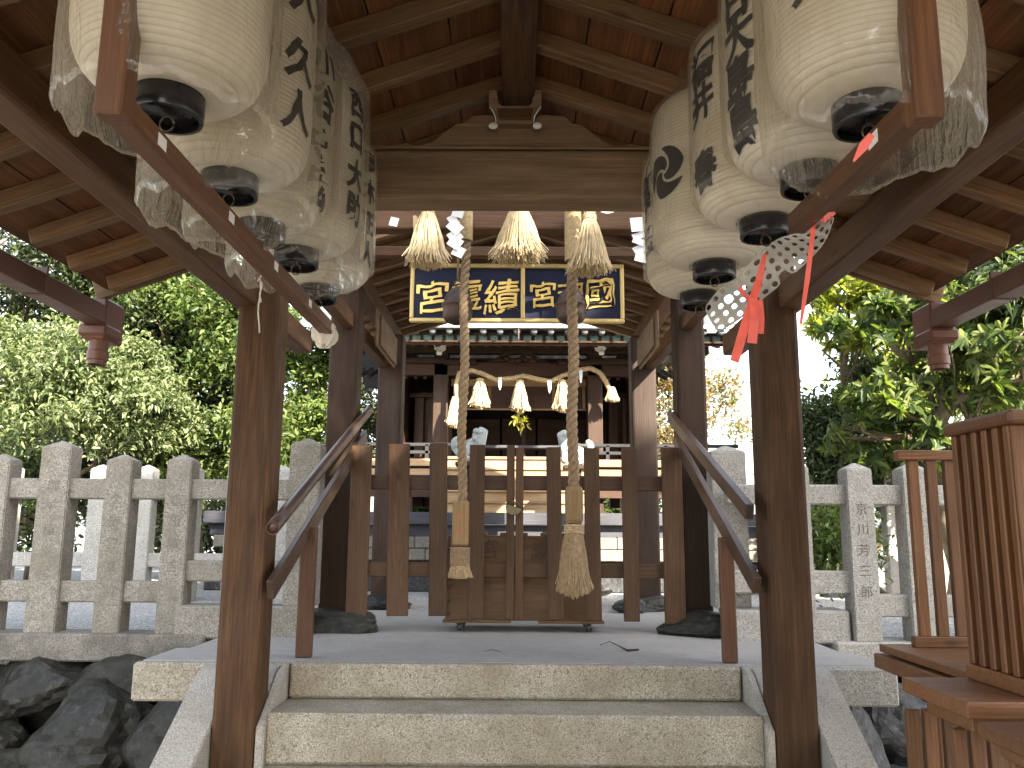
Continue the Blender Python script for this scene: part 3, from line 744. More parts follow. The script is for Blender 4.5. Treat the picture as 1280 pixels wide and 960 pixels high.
# bells
for (px, lb, x_) in ((572, 'round brown metal bell hanging behind the left bell rope', 0), (714, 'round brown metal bell hanging behind the right bell rope', 0)):
    c = at(px, 381, y=5.19)
    b = thing('bell', c, lb, 'bell', 'round bells before the sign')
    prof = [(.004, .118), (.03, .112), (.052, .098), (.075, .07), (.088, .04), (.094, .012), (.106, .006), (.108, -.003), (.106, -.012), (.096, -.018), (.100, -.05), (.096, -.085), (.075, -.115), (.035, -.132), (.004, -.135)]
    lathe('bell_body', [(r*.97, z*1.0) for r, z in prof], BRONZE, b, Matrix.Translation(c), 36)
    tube('hanging_ring', [(c.x+.022*math.cos(t), c.y, c.z+.14+.022*math.sin(t)) for t in [i*.5236 for i in range(13)]], .006, BRONZE, b)
    tube('cord', [(c.x, c.y, c.z+.155), (c.x, c.y-.06, 2.6)], .008, ROPE, b)
# straw festoon on the beam
SY = 4.72
fe = thing('straw_festoon', (0, SY, 2.6), 'sacred straw rope with three large hanging tassels behind the crossbeam', 'straw rope')
fz = at(645, 246, y=SY).z
rope('rope', (-.72, SY, fz+.05), (.72, SY, fz+.05), ROPE2, fe, .035, .15, sag=.05)
for (px, top, bot, wid, sd) in ((535, 262, 336, 44, 1), (649, 256, 331, 56, 2), (737, 270, 346, 46, 3)):
    a = at(px, top, y=SY); b = at(px, bot, y=SY); w = wid/2/FPX*5.6
    ts = straw('tassel', a, (a-b).z, w*.22, w, 650, STRAW, fe, sd, .0022, .5)
    torus_wrap('tassel_binding', a, w*.3, .0, -.02, 3, ROPE2, ts, .007)
    straw('tassel_neck', (a.x, a.y, a.z+.10), .11, w*.34, w*.26, 120, STRAW, ts, sd+9, .002)
rnd = random.Random(5)
c = at(519, 270, y=SY); straw('tassel_wisp', c, .17, .01, .03, 40, STRAW, fe, 12, .0018, .4, skew=.02)
# zigzag paper streamers
def gohei(pxs, y, lab, w=.05, t=None):
    P = [at(px, py, y=y) for px, py in pxs]
    g = thing('paper_streamer', P[0], lab, 'paper streamer', 'zigzag paper streamers on the straw rope')
    V, Fc = [], []
    for i in range(len(P)-1):
        a, b = P[i], P[i+1]; off = Vector((0, .012*(i % 2), 0)); d = (b-a).normalized(); s = Vector((d.z, 0, -d.x))*w/2; k = len(V)
        th = Vector((0, .0012, 0))
        q = [a-s+off, a+s+off, b+s+off+Vector((0, -.01, 0)), b-s+off+Vector((0, -.01, 0))]
        V += q+[v+th for v in q]
        Fc += [(k, k+1, k+2, k+3), (k+7, k+6, k+5, k+4), (k, k+4, k+5, k+1), (k+1, k+5, k+6, k+2), (k+2, k+6, k+7, k+3), (k+3, k+7, k+4, k)]
    o = link('paper', pyd([v-P[0] for v in V], Fc), PAPER, g, Matrix.Translation(P[0]))
    return g
gohei([(576, 254), (571, 272), (562, 278), (575, 290), (562, 299), (576, 308), (570, 320)], 4.80, 'bright white zigzag paper beside the left bell rope', .07)
gohei([(795, 272), (797, 290), (800, 298), (797, 306), (803, 316), (800, 328)], 4.75, 'white zigzag paper streamer hanging alone right of the tassels', .075)
gohei([(494, 272), (491, 283)], 4.75, 'small white paper scrap left of the straw tassels', .05)
for (q, lb) in (([(516, 262), (528, 257), (540, 260), (550, 254)], 'thin torn white paper strip above the left straw tassel'), ([(741, 260), (752, 262), (760, 265), (772, 262)], 'thin torn white paper strip right of the lit tassel')):
    gohei(q, 4.74, lb, .022)

# ================================================================== OFFERING BOX
ob = thing('offering_box', (.05, 6.2, 0), 'old wooden offering box on small casters behind the gate', 'offering box')
x0 = -.49; x1 = .60
cs = box('box_body', x0, x1, 6.02, 6.42, .075, .66, W_BOX, ob, .006)
box('top_panel', x0+.02, x1-.02, 6.005, 6.019, .47, .655, W_BOX, ob, .003)
box('base_board', x0-.02, x0+.46, 5.985, 6.44, .062, .082, W_BOX, ob, .003); box('base_board', x1-.44, x1+.02, 5.985, 6.44, .060, .080, W_BOX, ob, .003)
box('shadow_gap', x0+.02, x1-.02, 6.008, 6.019, .452, .469, DARKIN, ob, .001)
for i in range(7): beam('lid_slat', (x0+.1+i*.15, 6.04, .672), (x0+.1+i*.15, 6.40, .672), .05, .022, W_BOX, ob, .003)
for i in range(6): lathe('iron_stud', [(0, .008), (.008, .006), (.011, 0)], CAST, cs, Matrix.Translation((x0+.02, 6.018, .12+.09*i)) @ Matrix.Rotation(R(90), 4, 'X'), 10)
flat_text('lettering', '宮', .15, at(611, 686, y=6.0), plain('faded_brush_ink', (.06, .035, .02), .9, .4, 60), ob, extrude=.0006, bold=.002)
flat_text('lettering', '績', .15, at(677, 687, y=6.0), bpy.data.materials['faded_brush_ink'], ob, extrude=.0006, bold=.002)
for cx_ in (x0+.08, x1-.10):
    for cy_ in (6.06, 6.38):
        w = lathe('caster', [(0, -.014), (.025, -.014), (.030, -.009), (.030, .009), (.025, .014), (0, .014)], CAST, ob, Matrix.Translation((cx_+.02, cy_, .030)) @ Matrix.Rotation(R(65), 4, 'Z') @ Matrix.Rotation(R(90), 4, 'X'), 20)
        prism('caster_fork', [(cx_-.014, .058), (cx_+.03, .058), (cx_+.034, .028), (cx_+.01, .022)], cy_-.016, cy_-.012, CAST, w)
p = at(575, 600, z=.0)
q = [at(750, 806, z=.004), at(762, 802, z=.01), at(775, 808, z=.006), at(784, 813, z=.008), at(798, 812, z=.006)]
tag(tube('dry_twig', q, [.0018, .0025, .004, .007, .006], W_DARK, None, 6), 'thin dark curled twig lying on the platform floor', 'twig')
q = [at(605, 814, z=.003), at(615, 812, z=.005), at(628, 815, z=.003)]
tag(tube('dry_twig', q, [.001, .002, .001], W_DARK, None, 5), 'tiny dry sprig on the floor below the gate centre', 'twig')

# ================================================================== LANTERNS
LR = .185
def lantern_prof(z):  # radius of the paper body at height z (0 = underside of body, .56 = top)
    H = .56
    u = z/H
    e = 1-abs(2*u-1)**7.5
    return .066+(LR-.066)*max(0, e)**.47
def wrap_text(ch, size, zc, phi, sx=1., bold=.003, bm0=None):
    b = bm0 if bm0 is not None else brush(text_bm(ch, size, 0, bold), size*.065, 3.0/size, size/8, zc*50+size*99)
    for k in range(-12, 13):
        for co, no in (((k*.012, 0, 0), (1, 0, 0)), ((0, k*.012, 0), (0, 1, 0))):
            bmesh.ops.bisect_plane(b, geom=list(b.verts)+list(b.edges)+list(b.faces), plane_co=co, plane_no=no)
    for v in b.verts:
        z = zc+v.co.y; r = lantern_prof(min(.559, max(.001, z)))+.0035; a = phi+v.co.x*sx/r
        v.co = Vector((r*math.cos(a), r*math.sin(a), z))
    return b
def tomoe(rad):
    """three swirling commas parted by thin light lines, in a thin ring"""
    b = bmesh.new(); n = 20
    for k in range(3):
        a0 = k*2*math.pi/3; A, Bq = [], []
        for i in range(n+1):
            t = i/n; r = rad*(.07+.89*t); sp = 2.3*t**.9; gap = .055*rad/r+.02
            A.append((r*math.cos(a0+sp+gap), r*math.sin(a0+sp+gap)))
            e = a0+2*math.pi/3+sp-gap-.55*t**3
            Bq.append((r*math.cos(e), r*math.sin(e)))
        # split each blade in narrow cells so that every face stays convex
        for i in range(n):
            def arc(u, q):
                ra = math.hypot(*A[u]); x0 = math.atan2(A[u][1], A[u][0]); x1 = math.atan2(Bq[u][1], Bq[u][0])
                while x1 < x0: x1 += 2*math.pi
                x = x0+(x1-x0)*q; return (ra*math.cos(x), ra*math.sin(x), 0)
            for q in range(6):
                b.faces.new([b.verts.new(p) for p in (arc(i, q/6), arc(i+1, q/6), arc(i+1, (q+1)/6), arc(i, (q+1)/6))])
    bmesh.ops.remove_doubles(b, verts=b.verts, dist=1e-5)
    return b
def lantern(c, lab, text, phi, size, bag, seed, zs=None, crest=False):
    """c = centre of the underside of the black bottom ring"""
    c = Vector(c)
    t = thing('paper_lantern', c, lab, 'paper lantern', 'white paper lanterns hung under the canopy')
    M = Matrix.Translation(c+Vector((0, 0, .05)))
    prof = []
    n = 98
    for i in range(n+1):
        z = .56*i/n; prof.append((lantern_prof(z)+.0012*math.sin(2*math.pi*z/.0115), z))
    body = lathe('paper_body', prof, LANT, t, M, 48)
    lathe('bottom_ring', [(.058, 0), (.066, 0), (.0675, .004), (.0675, .052), (.060, .055), (.060, .02), (.052, .012), (0, .012)], BLACK, t, Matrix.Translation(c), 40)
    lathe('top_ring', [(0, .03), (.056, .03), (.06, .055), (.0675, .052), (.0675, 0), (.06, -.003)], BLACK, t, Matrix.Translation(c+Vector((0, 0, .61))), 40)
    tube('ring_hook', [c+Vector((.014*math.cos(a), 0, -.008+.016*math.sin(a))) for a in [i*.52 for i in range(13)]], .002, BRASS, t, 5)
    tube('hanging_wire', [c+Vector((0, 0, .66)), (c.x, c.y, rz(c.x)+.02)], .003, BLACK, t, 5)
    out = bmesh.new(); k = len(text)
    for i, ch in enumerate(text):
        if ch == ' ': continue
        z = (zs[i] if zs else .44-.115*i)
        b = wrap_text(ch, size, z, phi, 1.0, .0045); tm = bpy.data.meshes.new('x'); b.to_mesh(tm); out.from_mesh(tm); b.free(); bpy.data.meshes.remove(tm)
    if crest:
        b = wrap_text('', 0, .27, phi, 1., 0, tomoe(.088)); tm = bpy.data.meshes.new('x'); b.to_mesh(tm); out.from_mesh(tm); b.free(); bpy.data.meshes.remove(tm)
    link('brush_lettering', bm_me(out), INK, body, M)
    # plastic cover
    o = Vector((seed*2.3, seed, 0))
    V, Fc = [], []; seg = 96
    kind, rb, dz = bag
    lv = []
    if kind == 'open':
        lv = [(rb*.97, dz), (rb, dz+.012), (rb*1.0, dz+.06), (rb*1.01, .2), (rb*1.02, .4), (rb, .58), (rb*.7, .70), (.05, .74)]
    else:
        lv = [(.074, .040), (.0715, .050), (.078, .060), (.13, .078), (rb*.98, .12), (rb, .22), (rb, .45), (rb*.96, .56), (.10, .66), (.04, .72)]
    prof = []
    for i in range(len(lv)-1):
        for q in range(9 if i else 4):
            u = q/(9 if i else 4); prof.append((lv[i][0]*(1-u)+lv[i+1][0]*u, lv[i][1]*(1-u)+lv[i+1][1]*u))
    prof.append(lv[-1])
    lo, ln_ = lv[0][1], lv[-1][1]
    for i, (r, z) in enumerate(prof):
        for j in range(seg):
            a = 2*math.pi*j/seg; p = Vector((math.cos(a), math.sin(a), 0))
            low = max(0, 1-(z-lo)/.16); rr = r
            nz = noise.noise(Vector((p.x*3.5, p.y*3.5, z*4))+o); nf = noise.noise(Vector((p.x*13, p.y*13, z*7))+o*2); ng = noise.noise(Vector((p.x*30, p.y*30, z*25))+o)
            amp_ = 1. if kind == 'open' else min(1., max(0, (z-.06)/.1))
            rr += (r*(.025*nz+.010*nf)+.0015*ng*low+.0035*abs(math.sin(a*9+nz*5))*max(0, 1-abs(z-.1)/.12))*amp_
            if kind == 'open': rr = max(rr, LR*1.02 if .12 < z < .5 else LR*.4); rr *= 1+.02*math.sin(2*a+seed)*(.5+low*.5)
            if kind != 'open' and z < .1: rr = max(.0715, rr)+.004*abs(math.sin(a*15+nf*3))
            if kind != 'open' and z > .1: rr = max(rr, lantern_prof(min(.559, max(0, z-.05)))+.004)
            zz = z+low*low*(.03*nz+.008*nf)*(1 if kind == 'open' else 0)
            V.append((rr*p.x, rr*p.y, zz))
    for i in range(len(prof)-1):
        for j in range(seg):
            k_ = (j+1) % seg; Fc.append((i*seg+j, i*seg+k_, (i+1)*seg+k_, (i+1)*seg+j))
    link('plastic_cover', pyd(V, Fc), BAG, t, Matrix.Translation(c), True)
    return t
LZ = 1.50
for (px, py, lab, tx, ph, size, bag, zs) in (
    (209, 150, 'nearest lantern on the left rack, in an open plastic cover showing its black ring', '天火', 28, .085, ('open', .20, -.01), [.30, .16]),
    (286, 246, 'second left lantern from the camera, its long loose cover hanging past the rack bar', '入久人', -14, .11, ('open', .208, -.05), [.44, .27, .14]),
    (325, 302, 'left lantern with heavy brush characters, third from the camera, in a tight cover', '小谷守宏', -12, .115, ('open', .205, -.005), [.46, .34, .20, .09]),
    (370, 334, 'left lantern with a crumpled cover gathered round its base, second from the back', '西口大助', -8, .10, ('open', .205, -.03), [.46, .35, .23, .12]),
    (397, 377, 'rearmost left lantern, just above the white rag, next to the post', '高木正人', -10, .09, ('tight', .195, -.01), [.45, .34, .22, .11])):
    c = at(px, py, z=LZ); lantern(c, lab, tx, R(ph-6), size, bag, px, zs)
for (px, py, lab, tx, ph, size, bag, zs, cr) in (
    (1086, 160, 'nearest lantern on the right rack, baggy cover hanging below its black ring', '小 火', 222, .10, ('open', .205, -.05), [.40, .3, .20], False),
    (1013, 238, 'right lantern with a long column of brush characters ending 島島, second from the camera', '谷日大島島', 200, .118, ('tight', .195, -.01), [.49, .39, .30, .195, .09], False),
    (957, 297, 'right lantern reading 福井 with one lower character, third from the camera', '福井 春', 198, .112, ('tight', .195, -.01), [.42, .31, .2, .12], False),
    (893, 349, 'right lantern with the round three comma crest, second from the back', '', 207, .1, ('tight', .195, -.01), None, True),
    (874, 384, 'rearmost right lantern, mostly hidden behind the crested one', '御神燈', 192, .10, ('tight', .195, -.03), [.44, .31, .18], False)):
    c = at(px, py, z=LZ); lantern(c, lab, tx, R(ph), size, bag, px, zs, cr)
# racks
rk = thing('lantern_rack', (-.7, 1.34, 1.41), 'brown wooden hanger bar running under the left row of lanterns', 'lantern rack')
bar = beam('bar', (-.70, 1.36, 1.437), (-.70, 3.02, 1.437), .046, .05, W_RACK, rk, .004)
_post('hanger', -.70, 1.33, 1.41, rz(.7)+.03, .050, .05, W_RACK, rk, .004, None)
for i, yy in enumerate((1.47, 1.86, 2.23, 2.62, 2.95)):
    box('paper_label', -.6765, -.6755, yy-.018, yy+.018, 1.425, 1.449, LABELW, bar, 0)
rk2 = thing('lantern_rack', (.7, 1.34, 1.41), 'shorter brown wooden hanger bar on the right, its end tied with coral tape', 'lantern rack')
bar = beam('bar', (.70, 1.36, 1.450), (.70, 1.985, 1.475), .046, .05, W_RACK, rk2, .004)
_post('hanger', .70, 1.33, 1.41, rz(.7)+.03, .050, .05, W_RACK, rk2, .004, None)
box('paper_label', .6755, .6765, 1.46, 1.50, 1.44, 1.466, LABELW, bar, 0)
# white rag on the end of the left bar
def rag(name, c, sx, sy, sz, mat, seed, lab):
    bm = bmesh.new(); bmesh.ops.create_icosphere(bm, subdivisions=5, radius=1)
    for v in bm.verts:
        p = v.co.copy(); o = Vector((seed, seed, seed)); a = math.atan2(p.y, p.x)
        p *= 1+.22*noise.noise(p*2+o)+.10*(1-abs(noise.noise(p*6+o)))+.06*math.sin(a*7+3*noise.noise(p*2))*max(0, -p.z+.3)
        v.co = Vector((p.x*sx, p.y*sy, p.z*sz))
    return tag(link(name, bm_me(bm), mat, None, Matrix.Translation(c), True), lab, 'cloth')
rag('white_rag', at(406, 416, y=2.98), .042, .04, .052, CLOTH, 3, 'crumpled white rag wrapped on the end of the left lantern rack')
s0 = at(324, 350, y=2.35)
tg = thing('tied_string', s0, 'thin pale string dangling from the left rack in front of the brown post', 'string')
for k, (a_, b_) in enumerate((((325, 348), (323, 416)), ((327, 352), (325, 378)))):
    P = [at(a_[0]+(b_[0]-a_[0])*i/8+1.2*math.sin(i), a_[1]+(b_[1]-a_[1])*i/8, y=2.35) for i in range(9)]
    tube('strand', P, .0022, CLOTH, tg, 5)
tube('loop', [at(322, 352, y=2.36), at(326, 345, y=2.35), at(330, 346, y=2.33)], .002, CLOTH, tg, 5)

# foam net hanging between rack end and side beam
def quad_strip(rows):
    bm = bmesh.new(); g = [[bm.verts.new(p) for p in r] for r in rows]
    for i in range(len(g)-1):
        for j in range(len(g[0])-1): bm.faces.new((g[i][j], g[i+1][j], g[i+1][j+1], g[i][j+1]))
    return bm
top = [(1034, 262, 1.86), (1000, 290, 2.02), (975, 296, 2.12), (955, 308, 2.25), (925, 345, 2.45), (900, 358, 2.62), (880, 385, 2.85)]
bot = [(1044, 272, 1.90), (1032, 302, 2.06), (1012, 325, 2.18), (985, 350, 2.3), (955, 372, 2.5), (930, 396, 2.68), (898, 417, 2.88)]
def lerp_path(P, u):
    f = u*(len(P)-1); i = min(int(f), len(P)-2); t = f-i
    return [P[i][k]*(1-t)+P[i+1][k]*t for k in range(3)]
rows = []
nu, nv = 15, 4
for i in range(nu+1):
    r = []
    for j in range(nv+1):
        a = lerp_path(top, i/nu); b = lerp_path(bot, i/nu); v_ = j/nv
        p = at(a[0]*(1-v_)+b[0]*v_, a[1]*(1-v_)+b[1]*v_, y=a[2]*(1-v_)+b[2]*v_+.02*math.sin(i*.9+j))
        r.append(p)
    rows.append(r)
bm = bmesh.new(); gv = [[bm.verts.new(p) for p in r] for r in rows]
for i in range(nu):
    for j in range(nv):
        q = [gv[i][j], gv[i+1][j], gv[i+1][j+1], gv[i][j+1]]; c_ = sum((v.co for v in q), Vector())/4
        if (i*7+j*3) % 29 == 0: continue
        n_ = [bm.verts.new(c_+(v.co-c_)*.60) for v in q]
        for k in range(4): bm.faces.new((q[k], q[(k+1) % 4], n_[(k+1) % 4], n_[k]))
bmesh.ops.recalc_face_normals(bm, faces=bm.faces)
c0 = at(960, 345, y=2.3)
for v in bm.verts: v.co -= c0
nt_o = link('foam_net', bm_me(bm), NET, None, Matrix.Translation(c0), True)
md = nt_o.modifiers.new('s', 'SOLIDIFY'); md.thickness = .004
md = nt_o.modifiers.new('b', 'SUBSURF'); md.levels = 1; md.render_levels = 1
tag(nt_o, 'torn white foam netting slung from the right rack towards the beam', 'netting')

def ribbon(name, pts, w, mat, parent, th=.001):
    V, Fc = [], []; n = len(pts)
    for i, p in enumerate(pts):
        t = (pts[min(i+1, n-1)]-pts[max(i-1, 0)]).normalized(); s = Vector((t.z, .25*math.sin(i), -t.x)).normalized()*(w[i] if isinstance(w, list) else w)/2
        V += [p-s, p+s, p+s+Vector((0, th, 0)), p-s+Vector((0, th, 0))]
    for i in range(n-1):
        k = i*4
        for (a, b) in ((0, 1), (1, 2), (2, 3), (3, 0)): Fc.append((k+a, k+b, k+4+b, k+4+a))
    return link(name, pyd([v-pts[0] for v in V], Fc), mat, parent, Matrix.Translation(pts[0]))
t1 = thing('coral_tape', at(1022, 262, y=1.93), 'coral plastic tape tied round the end of the right rack with a long thin tail', 'tape')
ribbon('tape_tail', [at(1018, 270, y=1.94), at(1014, 310, y=1.95), at(1009, 350, y=1.96), at(1004, 385, y=1.96), at(1001, 405, y=1.96)], [.011, .011, .012, .009, .006], REDTAPE, t1)
ribbon('tape_loop', [at(1003, 268, y=1.90), at(1014, 256, y=1.885), at(1025, 252, y=1.885), at(1024, 262, y=1.90)], .016, REDTAPE, t1)
ribbon('tape_loop', [at(1015, 268, y=1.89), at(1030, 272, y=1.885), at(1044, 266, y=1.9)], [.018, .024, .006], REDTAPE, t1)
ribbon('tape_knot', [at(1020, 245, y=1.89), at(1018, 258, y=1.88), at(1016, 276, y=1.885)], [.022, .014, .018], REDTAPE, t1)
t2 = thing('coral_tape', at(940, 350, y=2.3), 'coral plastic tape knotted on the foam netting with three broad hanging ends', 'tape')
ribbon('tape_end', [at(956, 318, y=2.24), at(949, 350, y=2.25), at(940, 378, y=2.24), at(929, 415, y=2.24), at(918, 452, y=2.24)], [.012, .02, .024, .026, .026], REDTAPE, t2)
ribbon('tape_end', [at(941, 372, y=2.235), at(943, 400, y=2.23), at(940, 429, y=2.23)], .026, REDTAPE, t2)
ribbon('tape_end', [at(949, 375, y=2.245), at(951, 398, y=2.25), at(950, 417, y=2.25)], .02, REDTAPE, t2)
ribbon('tape_loop', [at(938, 376, y=2.24), at(928, 366, y=2.24), at(925, 358, y=2.24)], .012, REDTAPE, t2)
tag(ribbon('coral_tape', [at(1090, 168, y=1.38), at(1080, 182, y=1.39), at(1067, 202, y=1.40)], [.012, .018, .003], REDTAPE, None), 'short torn strip of coral tape on the right rack under the nearest lantern', 'tape')

# ================================================================== STONE FENCES
def cap_post(x, y, z0, z1, w, d, mat, parent, ap=.05, lean=0, label=None):
    bm = bmesh.new()
    b = [(-w/2, -d/2), (w/2, -d/2), (w/2, d/2), (-w/2, d/2)]; v0 = [bm.verts.new((p[0], p[1], 0)) for p in b]; v1 = [bm.verts.new((p[0]*.985, p[1]*.985, z1-z0-ap)) for p in b]
    t = bm.verts.new((0, 0, z1-z0))
    bm.faces.new(v0[::-1])
    for i in range(4):
        bm.faces.new((v0[i], v0[(i+1) % 4], v1[(i+1) % 4], v1[i])); bm.faces.new((v1[i], v1[(i+1) % 4], t))
    bmesh.ops.bevel(bm, geom=list(bm.edges), offset=.007, segments=2, affect='EDGES')
    return link('fence_post', bm_me(bm), mat, parent, Matrix.Translation((x, y, z0)) @ Matrix.Rotation(lean, 4, 'Y'), label=label)
FY = 5.70
def fence_post(xa, xb, ysh, parent, z0, text='', mat=G_FENCE, y=FY, size=.085, top=None, label=None, d=.16, pitch=.15):
    a = at(xa, ysh, y=y); b = at(xb, ysh, y=y); xc = (a.x+b.x)/2; w = b.x-a.x
    o = cap_post(xc, y+d/2, z0, a.z+.045, w, d, mat, parent, label=label)
    if text:
        flat_text('engraved_character', text, size, (xc, y-.0005, a.z-.27 if top is None else top), ENGR, o, pitch=pitch, extrude=.001, bold=.0, wob=.06)
    return o
fl = thing('stone_fence', (-3.2, 5.78, 0), 'grey granite post and rail fence with carved names left of the gate', 'fence')
box('kerb', -7.5, -2.04, 5.64, 5.90, -.165, .012, G_KERB, fl, .012)
box('base_block', -2.26, -1.40, 5.66, 5.88, -.02, .195, G_FENCE, fl, .014)
for (a, b, sh, z0, tx, lb) in ((-60, -26, 573, .0, '', None), (-20, 13, 573, .0, '', None), (52, 90, 557, .0, '御千稲原玉', 'broadest tall post with carved characters'), (133, 166, 574, .0, '久御双又助', None), (209, 240.5, 574, .0, '古田寅吉', None), (290, 322, 574, .19, '', None), (363, 402, 554, .19, '', 'tall post with vertical tooling beside the gate post')):
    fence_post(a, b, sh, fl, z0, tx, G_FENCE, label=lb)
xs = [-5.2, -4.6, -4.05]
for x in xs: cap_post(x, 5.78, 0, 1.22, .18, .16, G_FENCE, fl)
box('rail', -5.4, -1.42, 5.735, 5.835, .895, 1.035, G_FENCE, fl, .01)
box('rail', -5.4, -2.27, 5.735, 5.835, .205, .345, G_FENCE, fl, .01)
box('rail', -2.27, -1.42, 5.735, 5.835, .345, .485, G_FENCE, fl, .01)
fr = thing('stone_fence', (2.9, 5.75, 0), 'pale granite post and rail fence with carved names right of the gate', 'fence')
RYF = 5.60
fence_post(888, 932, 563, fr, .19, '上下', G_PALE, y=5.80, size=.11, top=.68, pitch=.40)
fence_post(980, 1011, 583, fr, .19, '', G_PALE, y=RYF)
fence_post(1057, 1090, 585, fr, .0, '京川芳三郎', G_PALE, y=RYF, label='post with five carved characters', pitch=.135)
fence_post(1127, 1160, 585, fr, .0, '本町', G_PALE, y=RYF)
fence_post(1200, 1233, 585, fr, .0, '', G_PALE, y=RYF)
for x in (3.55, 3.95, 4.35, 4.75): cap_post(x, RYF+.08, 0, 1.19, .17, .16, G_PALE, fr)
box('base_block', 1.40, 2.20, RYF+.03, 5.92, -.02, .195, G_PALE, fr, .014)
box('kerb', 2.07, 7.5, 5.56, 5.88, -.165, .005, G_PALE, fr, .012)
box('rail', 1.42, 5.0, 5.64, 5.74, .885, 1.02, G_PALE, fr, .01)
box('rail', 1.42, 2.33, 5.64, 5.74, .30, .45, G_PALE, fr, .01)
box('rail', 2.33, 5.0, 5.64, 5.74, .155, .30, G_PALE, fr, .01)
# second fence, further back, in the sun
def far_fence(nm, xa, xb, y, lab, mat, step=.47, zt=1.34):
    t = thing(nm, ((xa+xb)/2, y, 0), lab, 'fence'); n = int(abs(xb-xa)/step)
    for i in range(n+1):
        x = xa+(xb-xa)*i/n; cap_post(x, y, -.04, zt+(.12 if i % 4 == 1 else 0), .18, .16, mat, t)
    box('rail', min(xa, xb), max(xa, xb), y-.05, y+.05, .98, 1.12, mat, t, .01); box('rail', min(xa, xb), max(xa, xb), y-.05, y+.05, .30, .44, mat, t, .01)
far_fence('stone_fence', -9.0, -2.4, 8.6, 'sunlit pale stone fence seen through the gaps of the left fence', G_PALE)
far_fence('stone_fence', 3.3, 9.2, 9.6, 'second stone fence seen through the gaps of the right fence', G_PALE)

# ================================================================== VARNISHED STANDS (right foreground)
TZ = .185
sa = thing('wooden_stand', (2.2, 3.7, GZ), 'farthest wooden stand on the right, with an open slatted back rail', 'wooden stand')
box('table_top', 1.735, 2.75, 3.20, 4.12, TZ-.035, TZ, W_RED, sa, .004)
box('apron', 1.715, 2.70, 3.30, 4.14, TZ-.11, TZ-.045, W_RED, sa, .004)
box('bottom_rail', 1.85, 2.75, 3.985, 4.035, TZ+.001, TZ+.05, W_RED, sa, .004)
beam('top_rail', (1.83, 4.01, 1.075), (2.75, 4.01, 1.075), .06, .048, W_RED, sa, .004)
for i in range(10): _post('slat', 1.905+i*.086, 4.01, TZ+.05, 1.052, .048, .035, W_RED, sa, .003, None)
for i in range(7): _post('leg_slat', 1.98+.10*i, 4.05, GZ, TZ-.11, .05, .035, W_RED, sa, .003, None)
for y in (3.3,): _post('leg', 2.3, y, GZ, TZ-.11, .05, .05, W_RED, sa, .003, None)
sb = thing('wooden_stand', (2.1, 3.0, GZ), 'large reddish wooden stand carrying a tall slatted bin, right edge of the view', 'wooden stand')
box('table_top', 1.428, 2.6, 2.762, 3.215, TZ-.052, TZ, W_RED, sb, .005)
box('table_top_under', 1.46, 2.6, 2.80, 3.10, TZ-.10, TZ-.056, W_RED, sb, .004)
for px_ in (1140.5, 1161.5, 1186, 1208, 1226, 1247, 1268): _post('leg_slat', at(px_, 900, y=3.15).x, 3.15, GZ, TZ-.10, .046, .03, W_RED, sb, .003, None)
for px_ in (1196, 1217, 1240): _post('leg_slat', at(px_, 900, y=2.86).x, 2.86, GZ, TZ-.10, .040, .03, W_RED, sb, .003, None)
bx = thing('slatted_bin', (2.0, 3.0, TZ), 'tall slatted wooden bin with a flat lid board standing on the near stand', 'wooden bin')
box('plinth', 1.66, 2.5, 2.79, 3.20, TZ+.001, TZ+.055, W_RED, bx, .005)
box('inner_panel', 1.715, 2.45, 2.83, 3.16, TZ+.056, 1.06, W_RED, bx, .003)
for i in range(6):
    _post('batten', 1.693, 3.165-.068*i, TZ+.056, 1.075, .052, .034, W_RED, bx, .004, None)
for i in range(7):
    _post('batten', 1.70+.075*i, 2.812, TZ+.056, 1.075, .052, .03, W_RED, bx, .004, None)
beam('lid', (1.652, 2.99, 1.10), (2.5, 2.99, 1.10), .45, .05, W_RED, bx, .014)
sd = thing('wooden_stand', (1.9, 2.4, GZ), 'low reddish wooden stand with slatted legs in the bottom right corner', 'wooden stand')
box('table_top', 1.318, 2.4, 2.0, 2.502, TZ-.045, TZ-.002, W_RED, sd, .005)
box('table_top_under', 1.36, 2.4, 2.05, 2.47, TZ-.09, TZ-.049, W_RED, sd, .004)
for i in range(5): _post('leg_slat', 1.39+.075*i, 2.44, GZ, TZ-.09, .042, .03, W_RED, sd, .003, None)
for i in range(3): _post('leg_slat', 1.375, 2.36-.12*i, GZ, TZ-.09, .03, .042, W_RED, sd, .003, None)

# ================================================================== MAIN SHRINE
ms = thing('main_shrine', (0, 11.5, 0), 'dark timber shrine hall with tiled eaves and lit wooden steps beyond the gate', 'shrine')
SYm = 11.0
def S(px, py, y=SYm): return at(px, py, y=y)
# stone base courses and dark lower veranda board
for k, (t, b_) in enumerate(((671, 686), (686.5, 701))):
    zt = at(645, t, y=10.0).z; zb_ = at(645, b_, y=10.0).z
    for i in range(12):
        x = -3.6+i*.6+.13*k; box('base_stone', x, x+.595, 10.0-.02*k, 10.5, zb_, zt-.002, G_FENCE, ms, .01)
box('lower_base', -3.7, 3.7, 10.05, 10.6, -.04, at(645, 701, y=10).z-.001, STONE_G, ms, .02)
z1 = at(645, 641, y=9.95).z; z2 = at(645, 656, y=9.95).z; z3 = at(645, 671, y=10.05).z
box('veranda_edge', -3.7, 3.7, 9.90, 10.1, z2, z1, W_GREY, ms, .006)
box('veranda_board', -3.65, 3.65, 10.02, 10.14, z3, z2-.002, W_GREY, ms, .004)
